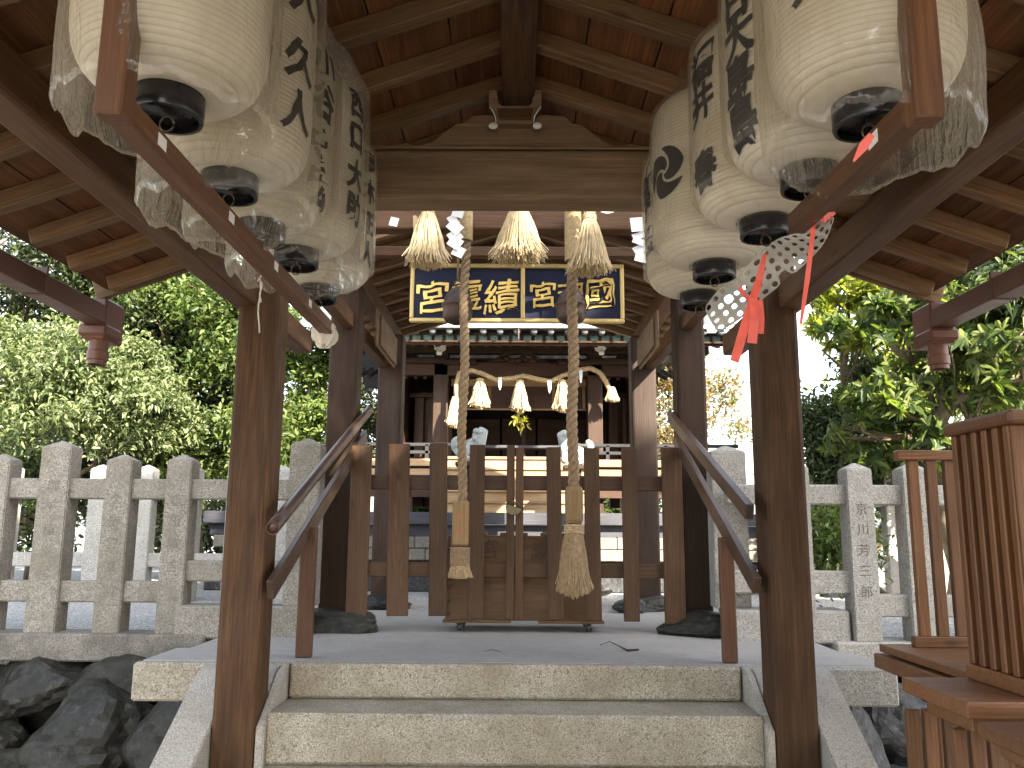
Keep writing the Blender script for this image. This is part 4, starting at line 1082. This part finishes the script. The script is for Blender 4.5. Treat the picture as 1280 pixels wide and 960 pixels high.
# lit stair flight in the middle
zs0, zs1 = z1, at(645, 572, y=10.95).z
n = 5
for i in range(n):
    ya = 10.12+i*.17; za = zs0+(zs1-zs0)*i/n; zb_ = zs0+(zs1-zs0)*(i+1)/n
    box('stair_tread', -.95, .98, ya, ya+.24, zb_-.035, zb_, W_DECK, ms, .004)
    box('stair_riser', -.94, .97, ya+.03, ya+.05, za-.02, zb_-.036, W_DECK, ms, .003)
# deck with railing left and right
zd = at(645, 604, y=10.9).z
for s in (-1, 1):
    xa, xb = (-2.9, -.98) if s < 0 else (1.0, 2.9)
    for (t, b_, m_) in ((574, 583, W_DECK), (586.5, 596, W_DECK)):
        box('deck_edge', xa, xb, 10.80, 10.86, at(645, b_, y=10.8).z, at(645, t, y=10.8).z, W_DECK, ms, .004)
    box('deck_shadow_board', xa, xb, 10.90, 10.96, at(645, 622, y=10.9).z, at(645, 572, y=10.9).z, W_DARK, ms, .002)
    for (py) in (556.5, 566): beam('deck_rail', (xa, 10.83, at(645, py, y=10.83).z), (xb, 10.83, at(645, py, y=10.83).z), .05, .045, W_RAILG, ms, .006)
    for k in range(5):
        x = xa+(xb-xa)*(k+.5)/5; _post('rail_post', x, 10.83, at(645, 574, y=10.8).z, at(645, 556, y=10.83).z, .05, .05, W_RAILG, ms, .004, None)
    # curved rail end
    x_ = -.98 if s < 0 else 1.0; zr = at(645, 556, y=10.83).z
    tube('rail_end', [(x_+s*.1, 10.75, zr-.01), (x_-s*.15, 10.72, zr-.02), (x_-s*.32, 10.70, zr+.01), (x_-s*.45, 10.68, zr+.06)], .03, W_RAILG, ms)
    _post('underfloor_post', s*2.2, 10.95, 0, zd, .16, .16, W_DARK, ms, .008, None)
    _post('underfloor_post', s*1.45, 10.98, 0, zd, .16, .16, W_DARK, ms, .008, None)
box('upper_floor', -2.9, 2.9, 10.97, 13.4, zs1-.12, zs1-.02, W_DARK, ms, .004)
# main posts and beams
for px in (550.5, 744):
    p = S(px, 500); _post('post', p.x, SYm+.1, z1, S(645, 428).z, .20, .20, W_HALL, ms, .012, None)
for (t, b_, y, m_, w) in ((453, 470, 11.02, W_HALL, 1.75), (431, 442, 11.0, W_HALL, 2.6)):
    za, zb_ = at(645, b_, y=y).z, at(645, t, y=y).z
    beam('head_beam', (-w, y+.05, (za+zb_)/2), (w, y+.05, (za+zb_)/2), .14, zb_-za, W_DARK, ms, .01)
for s in (-1, 1):
    # bracket arms and white animal-head beam ends
    for (x0_, x1_, t, b_) in ((.95, 1.75, 447, 455), (.55, 1.0, 449, 456)):
        za, zb_ = S(645, b_, 10.95).z, S(645, t, 10.95).z; sg_ = s
        bk = beam('bracket', (s*x0_, 10.98, (za+zb_)/2), (s*x1_, 10.98, (za+zb_)/2), .10, zb_-za, W_HALL, ms, .02)
    px = 550 if s < 0 else 751
    c = at(px, 432, y=10.62)
    hb = rag('beam_end', c, .075, .13, .075, WHITE, 6+s, 'x'); del hb['label']; del hb['category']
    hb.parent = ms; hb.matrix_parent_inverse = WM[ms.name].inverted(); hb['label'] = 'white carved beast head at the end of a beam'
    hb2 = beam('beam_end_snout', c+Vector((0, -.02, -.05)), c+Vector((0, -.10, -.13)), .07, .06, WHITE, hb, .015)
# carved frog-leg strut in the middle
zt_, zb_ = S(645, 436).z, S(645, 453).z
prism('carved_strut', [(-.42, zb_), (-.30, zb_+.03), (-.16, zt_-.04), (-.08, zt_), (.10, zt_), (.18, zt_-.04), (.32, zb_+.03), (.44, zb_), (.30, zb_), (.20, zb_+.08), (.0, zb_+.13), (-.18, zb_+.08), (-.28, zb_)], 10.96, 11.04, W_HALL, ms)
for i in range(7):
    o = link('carving', boulder_me(60+i, .055, .03, .035, 3, .25, 3), W_DARK, ms, Matrix.Translation((-.22+.075*i, 11.0, zb_+.04+.02*math.sin(i*2))), True)
# eaves: gutter line, round tile ends, verdigris plates
ez = at(645, 411, y=10.0).z
box('eave_gutter', -2.75, 2.75, 9.93, 9.99, ez, at(645, 405.5, y=9.95).z, WHITE, ms, .004)  # white stands in for sunlight on the copper gutter
for s in (-.62, .02, .64): box('gutter_hook', s-.006, s+.006, 9.94, 9.96, ez-.14, ez, COPPER, ms, 0)
V = []; Fc = []
prof = []
nt_ = 260; rows = [(9.98, ez+.02), (11.2, ez+.62), (12.4, ez+1.35)]
for r_, (y, z) in enumerate(rows):
    for i in range(nt_+1):
        x = -2.75+5.5*i/nt_; V.append((x, y, z+.03*abs(math.sin(math.pi*x/.21))))
for r_ in range(len(rows)-1):
    for i in range(nt_): k = r_*(nt_+1)+i; Fc.append((k, k+1, k+nt_+2, k+nt_+1))
rf = link('tile_roof', pyd(V, Fc), ROOFM, ms, smooth=True)
V2 = [(v[0], 24.8-v[1], v[2]) for v in V]; link('tile_roof', pyd(V2, [f[::-1] for f in Fc]), ROOFM, ms, smooth=True)
box('roof_ridge', -2.8, 2.8, 12.2, 12.6, ez+1.30, ez+1.6, ROOFM, ms, .04)
for i in range(27):
    x = -2.73+.21*i; z = at(645, 414, y=10.02).z
    lathe('tile_end', [(0, -.02), (.038, -.02), (.042, 0), (.042, .10), (0, .10)], ROOFM, ms, Matrix.Translation((x, 10.0, z)) @ Matrix.Rotation(R(-90), 4, 'X'), 14)
for i in range(40):
    x = -2.70+.139*i; box('eave_plate', x, x+.10, 10.12, 10.15, at(645, 428, y=10.13).z, at(645, 419, y=10.13).z, VERDI, ms, .006)
box('eave_board', -2.75, 2.75, 10.16, 10.20, at(645, 431, y=10.15).z, ez, W_DARK, ms, .003)
for i in range(36):
    x = -2.7+i*.154
    beam('eave_rafter', (x, 10.24, ez-.15), (x, 11.9, ez+.35), .055, .06, W_DARK, ms, .003)
beam('eave_soffit', (0, 10.1, ez-.14), (0, 12.2, ez+.5), 5.4, .02, W_DARK, ms, .002)
# lower side eaves
for s in (-1, 1):
    for i in range(9): beam('side_rafter', (s*(1.25+i*.13), 11.1, 2.75-.02), (s*(1.25+i*.13), 12.2, 3.05), .045, .05, W_HALL, ms, .003)
    # side wing posts with crossbar
    a = at(531 if s < 0 else 772, 498, y=11.9)
    _post('wing_post', a.x-.07*1, 11.9, 1.0, a.z, .13, .13, W_DARK, ms, .006, None); _post('wing_post', a.x+.12, 11.9, 1.0, a.z, .13, .13, W_DARK, ms, .006, None)
    box('wing_board', a.x-.05, a.x+.4, 11.95, 11.99, 1.0, a.z, W_DARK, ms, .003)
    beam('wing_crossbar', (a.x-.22, 11.88, a.z+.04), (a.x+.28, 11.88, a.z+.04), .10, .07, W_DARK, ms, .006)
# inner hall: blind, doors, back and side walls
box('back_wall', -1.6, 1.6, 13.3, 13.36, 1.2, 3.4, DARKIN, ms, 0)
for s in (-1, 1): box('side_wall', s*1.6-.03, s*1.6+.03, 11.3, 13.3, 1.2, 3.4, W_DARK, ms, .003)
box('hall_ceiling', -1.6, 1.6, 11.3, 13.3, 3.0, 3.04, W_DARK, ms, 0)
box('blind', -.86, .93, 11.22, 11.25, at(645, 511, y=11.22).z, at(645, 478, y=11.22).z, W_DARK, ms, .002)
box('blind_edge', -.88, .95, 11.215, 11.225, at(645, 512.5, y=11.2).z, at(645, 510.5, y=11.2).z, W_PALE, ms, .001)
for px in (612, 692, 730): p = at(px, 498, y=11.2); box('blind_tape', p.x-.02, p.x+.02, 11.21, 11.218, at(645, 510, y=11.2).z, at(645, 482, y=11.2).z, W_PALE, ms, .001)
box('lit_lintel', -.9, .95, 11.18, 11.26, at(645, 483, y=11.2).z, at(645, 474, y=11.2).z, W_PALE, ms, .004)
for i in range(5):
    x = -1.35+i*.56; box('door', x, x+.53, 12.9, 12.94, 1.5, 2.4, W_DARK, ms, .006)
zf = at(645, 556, y=11.3).z
box('offering_table', -.75, .78, 11.35, 11.7, zf-.04, zf, W_GREY, ms, .006)
for s in (-.7, 0.02, .72): _post('table_leg', s, 11.4, zf-.3, zf-.04, .05, .05, W_DARK, ms, .004, None)
ps = at(655, 535, y=11.3); _post('pendant_pole', ps.x, 11.9, 1.6, 2.35, .05, .05, W_HALL, ms, .004, None)
# leafy sprig hanging in the hall
rng = np.random.default_rng(3)
sp = thing('leaf_sprig', at(652, 530, y=11.25), 'yellow green leafy sprig hanging in front of the shrine doors', 'sprig')
link('leaves', crown(rng, [(*at(651, 531, y=11.25), .05, .04, .16, 26)], 2, .03, .10, .035), leafm('leaf_sprig', (.25, .28, .03), (.4, .4, .06), (.5, .45, .1)), sp)
tube('stem', [at(652, 512, y=11.25), at(651, 545, y=11.25)], .006, BARK, sp, 5)
# shrine straw rope
f2 = thing('straw_rope', at(650, 470, y=10.75), 'long straw rope with tassels swagged across the front of the shrine hall', 'straw rope')
P = [at(px, py, y=10.75) for px, py in ((573, 467), (590, 463), (605, 468), (620, 475), (640, 473), (655, 470), (672, 474), (688, 477), (703, 470), (722, 463), (738, 460), (750, 466), (758, 478), (763, 490))]
V, Fc = [], []; PP = []
for i in range(len(P)-1):
    for k in range(8): PP.append(P[i].lerp(P[i+1], k/8))
helix(PP, .018, .020, 20, 3, V, Fc, 6)
link('rope', pyd([v-P[0] for v in V], Fc), ROPE2, f2, Matrix.Translation(P[0]), True)
for (px, t, b_, w, sd_) in ((600, 474, 511, 24, 1), (650, 476, 516, 24, 2), (703, 476, 516, 24, 3), (765, 484, 503, 18, 4), (569, 496, 535, 20, 5)):
    a = at(px, t, y=10.72); b = at(px, b_, y=10.72); ww = w/2/FPX*10.8
    ts = straw('tassel', a, (a-b).z, ww*.3, ww, 220, STRAW, f2, sd_+40, .0048, .4)
    if sd_ < 4: torus_wrap('tassel_binding', a, ww*.35, .0, -.03, 3, ROPE2, ts, .01)
tube('rope_tail', [at(574, 467, y=10.75), at(570, 480, y=10.74), at(570, 497, y=10.73)], .03, ROPE2, f2)
for px, py in ((625, 472), (687, 476), (726, 463)):
    a = at(px, py, y=10.68); b = at(px, py+16, y=10.68)
    prism('paper_strip', [(a.x-.025, a.z), (a.x+.025, a.z), (b.x+.018, b.z+.05), (b.x, b.z), (b.x-.018, b.z+.05)], 10.66, 10.68, PAPER, f2)
# guardian beasts on tall pedestals
def beast(px, py, s, lab):
    b0 = at(px, py, y=9.62)
    t = thing('guardian_beast', b0, lab, 'statue', 'stone guardian beasts before the shrine')
    J = [((0, 0, .14), .075, None), ((.10*s, 0, .20), .085, 0), ((.13*s, 0, .27), .075, 1), ((.15*s, -.01, .345), .085, 2), ((.21*s, -.02, .33), .045, 3),
         ((-.11*s, 0, .09), .075, 0), ((-.17*s, 0, .16), .04, 5), ((-.17*s, 0, .25), .05, 6), ((-.12*s, 0, .30), .03, 7),
         ((.13*s, -.05, .12), .04, 1), ((.14*s, -.06, .02), .035, 9), ((.13*s, .05, .12), .04, 1), ((.14*s, .06, .02), .035, 11),
         ((-.06*s, -.07, .06), .05, 5), ((.02*s, -.08, .02), .035, 13), ((-.06*s, .07, .06), .05, 5), ((.02*s, .08, .02), .035, 15),
         ((.13*s, -.05, .40), .025, 3), ((.13*s, .05, .40), .025, 3)]
    me = pyd([j[0] for j in J], []); me2 = bpy.data.meshes.new('b'); me2.from_pydata([j[0] for j in J], [(i, j[2]) for i, j in enumerate(J) if j[2] is not None], [])
    o = link('body', me2, STATUE, t, Matrix.Translation(b0), True)
    sk = o.modifiers.new('skin', 'SKIN')
    for i, sv in enumerate(me2.skin_vertices[0].data): sv.radius = (J[i][1], J[i][1]); sv.use_root = (i == 0)
    ss = o.modifiers.new('sub', 'SUBSURF'); ss.levels = 2; ss.render_levels = 2
    for k in range(9):
        a = k*.7; link('mane_curl', boulder_me(80+k, .035, .035, .035, 0, .1, 2), STATUE, t, Matrix.Translation(b0+Vector((s*(.10+.035*math.cos(a)), -.055 if k % 2 else .055, .30+.07*math.sin(a)))), True)
    box('pedestal_top', b0.x-.15, b0.x+.15, b0.y-.13, b0.y+.13, b0.z-.05, b0.z, W_HALL, t, .008); box('pedestal', b0.x-.06, b0.x+.06, b0.y-.06, b0.y+.06, -.04, b0.z-.051, W_HALL, t, .008)
beast(586, 578, 1, 'pale stone guardian beast left of the shrine steps, behind the left bell rope')
beast(720, 582, -1, 'pale stone guardian beast right of the shrine steps, behind the right bell rope')
for o in [x for x in bpy.data.objects if x.name.startswith('guardian_beast')]: pass

# small rocks on the court behind the gate
for i, (px, py, s_) in enumerate(((525, 728, .16), (508, 732, .1), (766, 732, .22), (752, 728, .12), (752, 738, .10))):
    c = at(px, py, z=.03)
    tag(link('garden_rock', boulder_me(30+i, s_*1.3, s_, s_*.6), STONE_G if i != 3 else G_PALE, None, Matrix.Translation(c)),
        ['pale grey garden rock on the gravel left of the offering box', 'small rock beside the left back post', 'dark grey garden rock right of the offering box', 'flat pale rock beyond the right picket', 'low flat stone in the gravel right of the box'][i], 'rock')

# ================================================================== TREES
L_DARK = leafm('leaf_dark', (.010, .016, .008), (.022, .034, .014), (.06, .08, .028), .25)  # shade inside the dense crowns is put into this leaf colour
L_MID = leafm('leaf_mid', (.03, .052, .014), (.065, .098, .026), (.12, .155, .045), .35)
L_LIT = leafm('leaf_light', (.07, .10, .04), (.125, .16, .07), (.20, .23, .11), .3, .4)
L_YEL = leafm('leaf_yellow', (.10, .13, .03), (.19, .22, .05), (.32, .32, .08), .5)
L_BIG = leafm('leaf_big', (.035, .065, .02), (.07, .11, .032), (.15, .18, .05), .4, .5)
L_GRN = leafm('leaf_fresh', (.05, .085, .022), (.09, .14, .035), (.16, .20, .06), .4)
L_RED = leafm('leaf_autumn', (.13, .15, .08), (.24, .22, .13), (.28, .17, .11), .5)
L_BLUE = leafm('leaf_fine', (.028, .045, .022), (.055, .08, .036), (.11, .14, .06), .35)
GL, GR = 'trees left of the shrine', 'trees right of the shrine'
BSC = 1.17
def B(px, py, y, rx, rz_, n, ry=None):
    y, rx, rz_ = y*BSC, rx*BSC, rz_*BSC
    c = at(px, py, y=y); return (c.x, c.y, c.z, rx, ry or rx*.8, rz_, n)
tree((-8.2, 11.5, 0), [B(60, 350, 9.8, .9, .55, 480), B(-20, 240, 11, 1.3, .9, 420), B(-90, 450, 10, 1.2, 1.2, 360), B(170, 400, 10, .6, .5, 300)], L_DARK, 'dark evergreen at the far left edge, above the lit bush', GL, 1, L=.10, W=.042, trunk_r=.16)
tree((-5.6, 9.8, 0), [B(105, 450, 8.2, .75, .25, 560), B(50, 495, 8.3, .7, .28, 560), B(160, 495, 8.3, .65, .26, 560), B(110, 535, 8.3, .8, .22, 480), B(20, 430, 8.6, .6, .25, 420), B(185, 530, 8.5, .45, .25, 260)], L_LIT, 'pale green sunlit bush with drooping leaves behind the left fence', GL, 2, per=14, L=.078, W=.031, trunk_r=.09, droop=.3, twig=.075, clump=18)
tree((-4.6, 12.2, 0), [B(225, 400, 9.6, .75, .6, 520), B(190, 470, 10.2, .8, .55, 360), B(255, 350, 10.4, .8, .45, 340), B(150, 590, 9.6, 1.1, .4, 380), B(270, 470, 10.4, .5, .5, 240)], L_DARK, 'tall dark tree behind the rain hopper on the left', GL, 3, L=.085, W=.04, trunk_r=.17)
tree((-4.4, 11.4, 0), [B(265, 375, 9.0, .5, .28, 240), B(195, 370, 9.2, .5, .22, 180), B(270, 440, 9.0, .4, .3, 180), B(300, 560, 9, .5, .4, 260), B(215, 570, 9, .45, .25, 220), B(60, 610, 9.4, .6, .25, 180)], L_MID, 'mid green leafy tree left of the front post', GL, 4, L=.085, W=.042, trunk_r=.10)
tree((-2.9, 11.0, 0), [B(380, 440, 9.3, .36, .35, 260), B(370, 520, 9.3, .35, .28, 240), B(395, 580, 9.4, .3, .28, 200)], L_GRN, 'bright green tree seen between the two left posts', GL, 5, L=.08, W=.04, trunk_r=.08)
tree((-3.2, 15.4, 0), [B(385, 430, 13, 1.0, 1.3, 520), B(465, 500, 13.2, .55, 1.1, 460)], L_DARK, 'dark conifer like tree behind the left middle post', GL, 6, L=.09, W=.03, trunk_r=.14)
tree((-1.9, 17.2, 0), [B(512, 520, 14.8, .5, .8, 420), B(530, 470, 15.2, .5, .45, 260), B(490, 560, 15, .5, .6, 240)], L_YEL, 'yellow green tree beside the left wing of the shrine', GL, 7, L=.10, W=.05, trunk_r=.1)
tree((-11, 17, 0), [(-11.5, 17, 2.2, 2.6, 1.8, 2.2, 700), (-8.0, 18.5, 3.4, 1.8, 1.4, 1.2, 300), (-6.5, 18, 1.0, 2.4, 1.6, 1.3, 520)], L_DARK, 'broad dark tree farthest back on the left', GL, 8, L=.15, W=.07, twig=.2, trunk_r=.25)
BSC = 1.06
BB = wood('bark_mottled', (.10, .075, .055), (.22, .17, .13), weather=(.30, .28, .24), wamt=.6, rough=.85, fine=.2)
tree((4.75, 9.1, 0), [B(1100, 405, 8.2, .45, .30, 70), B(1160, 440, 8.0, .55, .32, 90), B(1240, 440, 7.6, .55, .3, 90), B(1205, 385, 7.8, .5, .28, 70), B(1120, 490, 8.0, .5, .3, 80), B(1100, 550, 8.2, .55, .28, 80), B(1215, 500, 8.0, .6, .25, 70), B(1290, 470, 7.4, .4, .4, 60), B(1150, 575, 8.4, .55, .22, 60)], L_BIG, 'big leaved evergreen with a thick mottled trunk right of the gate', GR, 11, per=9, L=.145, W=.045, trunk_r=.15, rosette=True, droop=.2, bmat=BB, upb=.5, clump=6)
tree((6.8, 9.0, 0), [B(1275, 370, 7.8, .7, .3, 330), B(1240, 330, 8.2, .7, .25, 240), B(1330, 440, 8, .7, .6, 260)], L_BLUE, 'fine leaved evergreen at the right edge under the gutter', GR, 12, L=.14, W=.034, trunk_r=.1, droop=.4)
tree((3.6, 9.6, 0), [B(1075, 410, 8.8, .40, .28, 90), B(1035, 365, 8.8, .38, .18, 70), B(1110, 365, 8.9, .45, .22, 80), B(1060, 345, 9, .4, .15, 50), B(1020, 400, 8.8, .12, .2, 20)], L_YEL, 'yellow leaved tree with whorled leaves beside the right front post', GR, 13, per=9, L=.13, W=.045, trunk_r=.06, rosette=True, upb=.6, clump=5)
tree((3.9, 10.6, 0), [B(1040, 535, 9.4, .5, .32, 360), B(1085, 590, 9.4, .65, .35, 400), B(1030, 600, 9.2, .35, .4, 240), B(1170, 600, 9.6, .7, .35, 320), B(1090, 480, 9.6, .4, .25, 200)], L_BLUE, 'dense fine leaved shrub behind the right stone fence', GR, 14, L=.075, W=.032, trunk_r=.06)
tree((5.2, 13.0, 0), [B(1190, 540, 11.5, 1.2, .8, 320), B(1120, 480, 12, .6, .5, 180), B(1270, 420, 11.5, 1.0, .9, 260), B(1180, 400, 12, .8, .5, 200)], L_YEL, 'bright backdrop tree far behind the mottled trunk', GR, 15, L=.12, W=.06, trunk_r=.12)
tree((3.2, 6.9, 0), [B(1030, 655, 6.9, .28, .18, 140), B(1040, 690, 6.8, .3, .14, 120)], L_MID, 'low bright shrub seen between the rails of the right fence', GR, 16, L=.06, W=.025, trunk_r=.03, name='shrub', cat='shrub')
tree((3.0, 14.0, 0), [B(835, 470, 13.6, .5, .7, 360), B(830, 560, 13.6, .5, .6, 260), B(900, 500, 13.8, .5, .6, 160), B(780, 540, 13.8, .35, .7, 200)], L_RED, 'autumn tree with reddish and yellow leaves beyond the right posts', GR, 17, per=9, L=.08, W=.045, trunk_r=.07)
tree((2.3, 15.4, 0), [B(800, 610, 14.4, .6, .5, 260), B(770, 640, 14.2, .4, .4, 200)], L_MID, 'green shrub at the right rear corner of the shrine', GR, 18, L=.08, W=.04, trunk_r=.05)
tree((-1.6, 13.2, 0), [B(540, 630, 12.8, .4, .4, 200)], L_MID, 'small green shrub at the left rear corner of the shrine', GL, 19, L=.08, W=.04, trunk_r=.04, name='shrub', cat='shrub')
# ground ferns at the foot of the left fence
# unseen trees behind the viewer, crowns shaped to shade the fences
def shade_top(y): return 6.35-.70*y
SB = [(2.6, 3.0), (4.3, 3.2), (8.0, 2.6), (9.9, 3.2), (11.8, 3.2)]
for k, (x, rr) in enumerate(((2.4, 1.5), (4.4, 1.25), (7.8, 1.6), (10.2, 1.6), (12.6, 1.6))):
    top = shade_top(-6)
    bl_ = ([(x, -6, top-1.1, rr, .8, 1.15, 330)] if k != 2 else [(x-.2, -6, top+.5, rr, .4, .12, 170), (x+1.5, -6, top-.9, .5, .5, .8, 130), (x-.2, -6, top-1.85, 1.3, .4, .35, 170), (x, -6, top-3.0, 1.5, .6, .8, 260)])+[ (x, -6, top-3.0-(.8 if k == 2 else 0), rr*1.1, .9, 1.4, 330), (x, -6, top-5.2, rr*1.2, .9, 1.6, 330), (x, -6, top-7.5, rr*1.1, .9, 1.6, 260)]  # third crown shaped: gap lets sun onto tassels, lower bough keeps it off pickets
    tree((x, -6, GZ), bl_, L_DARK, ['tall evergreen behind the viewer nearest the path', 'second tall evergreen behind the viewer', 'third tall evergreen behind the viewer', 'fourth tall evergreen behind the viewer', 'farthest right tall evergreen behind the viewer'][k], 'trees behind the viewer', 31+k, per=10, L=.42, W=.24, twig=.22, trunk_r=.2, clump=0, shell=.05)
tree((6.2, -6, GZ), [(6.2, -6, 5.6, 1.0, .9, 3.4, 700)], L_DARK, 'shorter evergreen behind the viewer between two taller ones', 'trees behind the viewer', 40, per=10, L=.42, W=.24, twig=.22, trunk_r=.2, clump=0, shell=.05)

# ================================================================== LIGHT, SKY, CAMERA
EL, AZ = R(30), R(35)
sun = bpy.data.lights.new('sun', 'SUN'); sun.energy = 5.0; sun.angle = R(.5); sun.color = (1, .90, .76)
so = bpy.data.objects.new('sun', sun); COL.objects.link(so)
sd_ = Vector((math.sin(AZ)*math.cos(EL), -math.cos(AZ)*math.cos(EL), math.sin(EL)))   # direction towards the sun
so.rotation_euler = sd_.to_track_quat('Z', 'Y').to_euler(); so.location = (2, -8, 8)
w = bpy.data.worlds.new('World'); sc.world = w; w.use_nodes = True; nt = w.node_tree
bg = nt.nodes['Background']; sky = nt.nodes.new('ShaderNodeTexSky'); sky.sky_type = 'NISHITA'; sky.sun_disc = False
sky.sun_elevation = EL; sky.sun_rotation = math.atan2(sd_.x, sd_.y); sky.air_density = 1.; sky.dust_density = 2.2; sky.ozone_density = 1
hsn = nt.nodes.new('ShaderNodeHueSaturation'); hsn.inputs['Saturation'].default_value = .45; nt.links.new(sky.outputs[0], hsn.inputs['Color']); nt.links.new(hsn.outputs[0], bg.inputs[0]); bg.inputs[1].default_value = .15
cam = bpy.data.cameras.new('camera'); co = bpy.data.objects.new('camera', cam); COL.objects.link(co); sc.camera = co
cam.sensor_width = 36; cam.lens = FPX/1280*36; cam.clip_start = .05; cam.clip_end = 2000
M = RC.to_4x4(); M.translation = CAM; co.matrix_world = M
sc.view_settings.view_transform = 'Standard'; sc.view_settings.look = 'None'; sc.view_settings.gamma = 1; sc.view_settings.exposure = 2.4
sc.render.engine = 'CYCLES'
sc.cycles.max_bounces = 8; sc.cycles.transparent_max_bounces = 24; sc.cycles.diffuse_bounces = 5
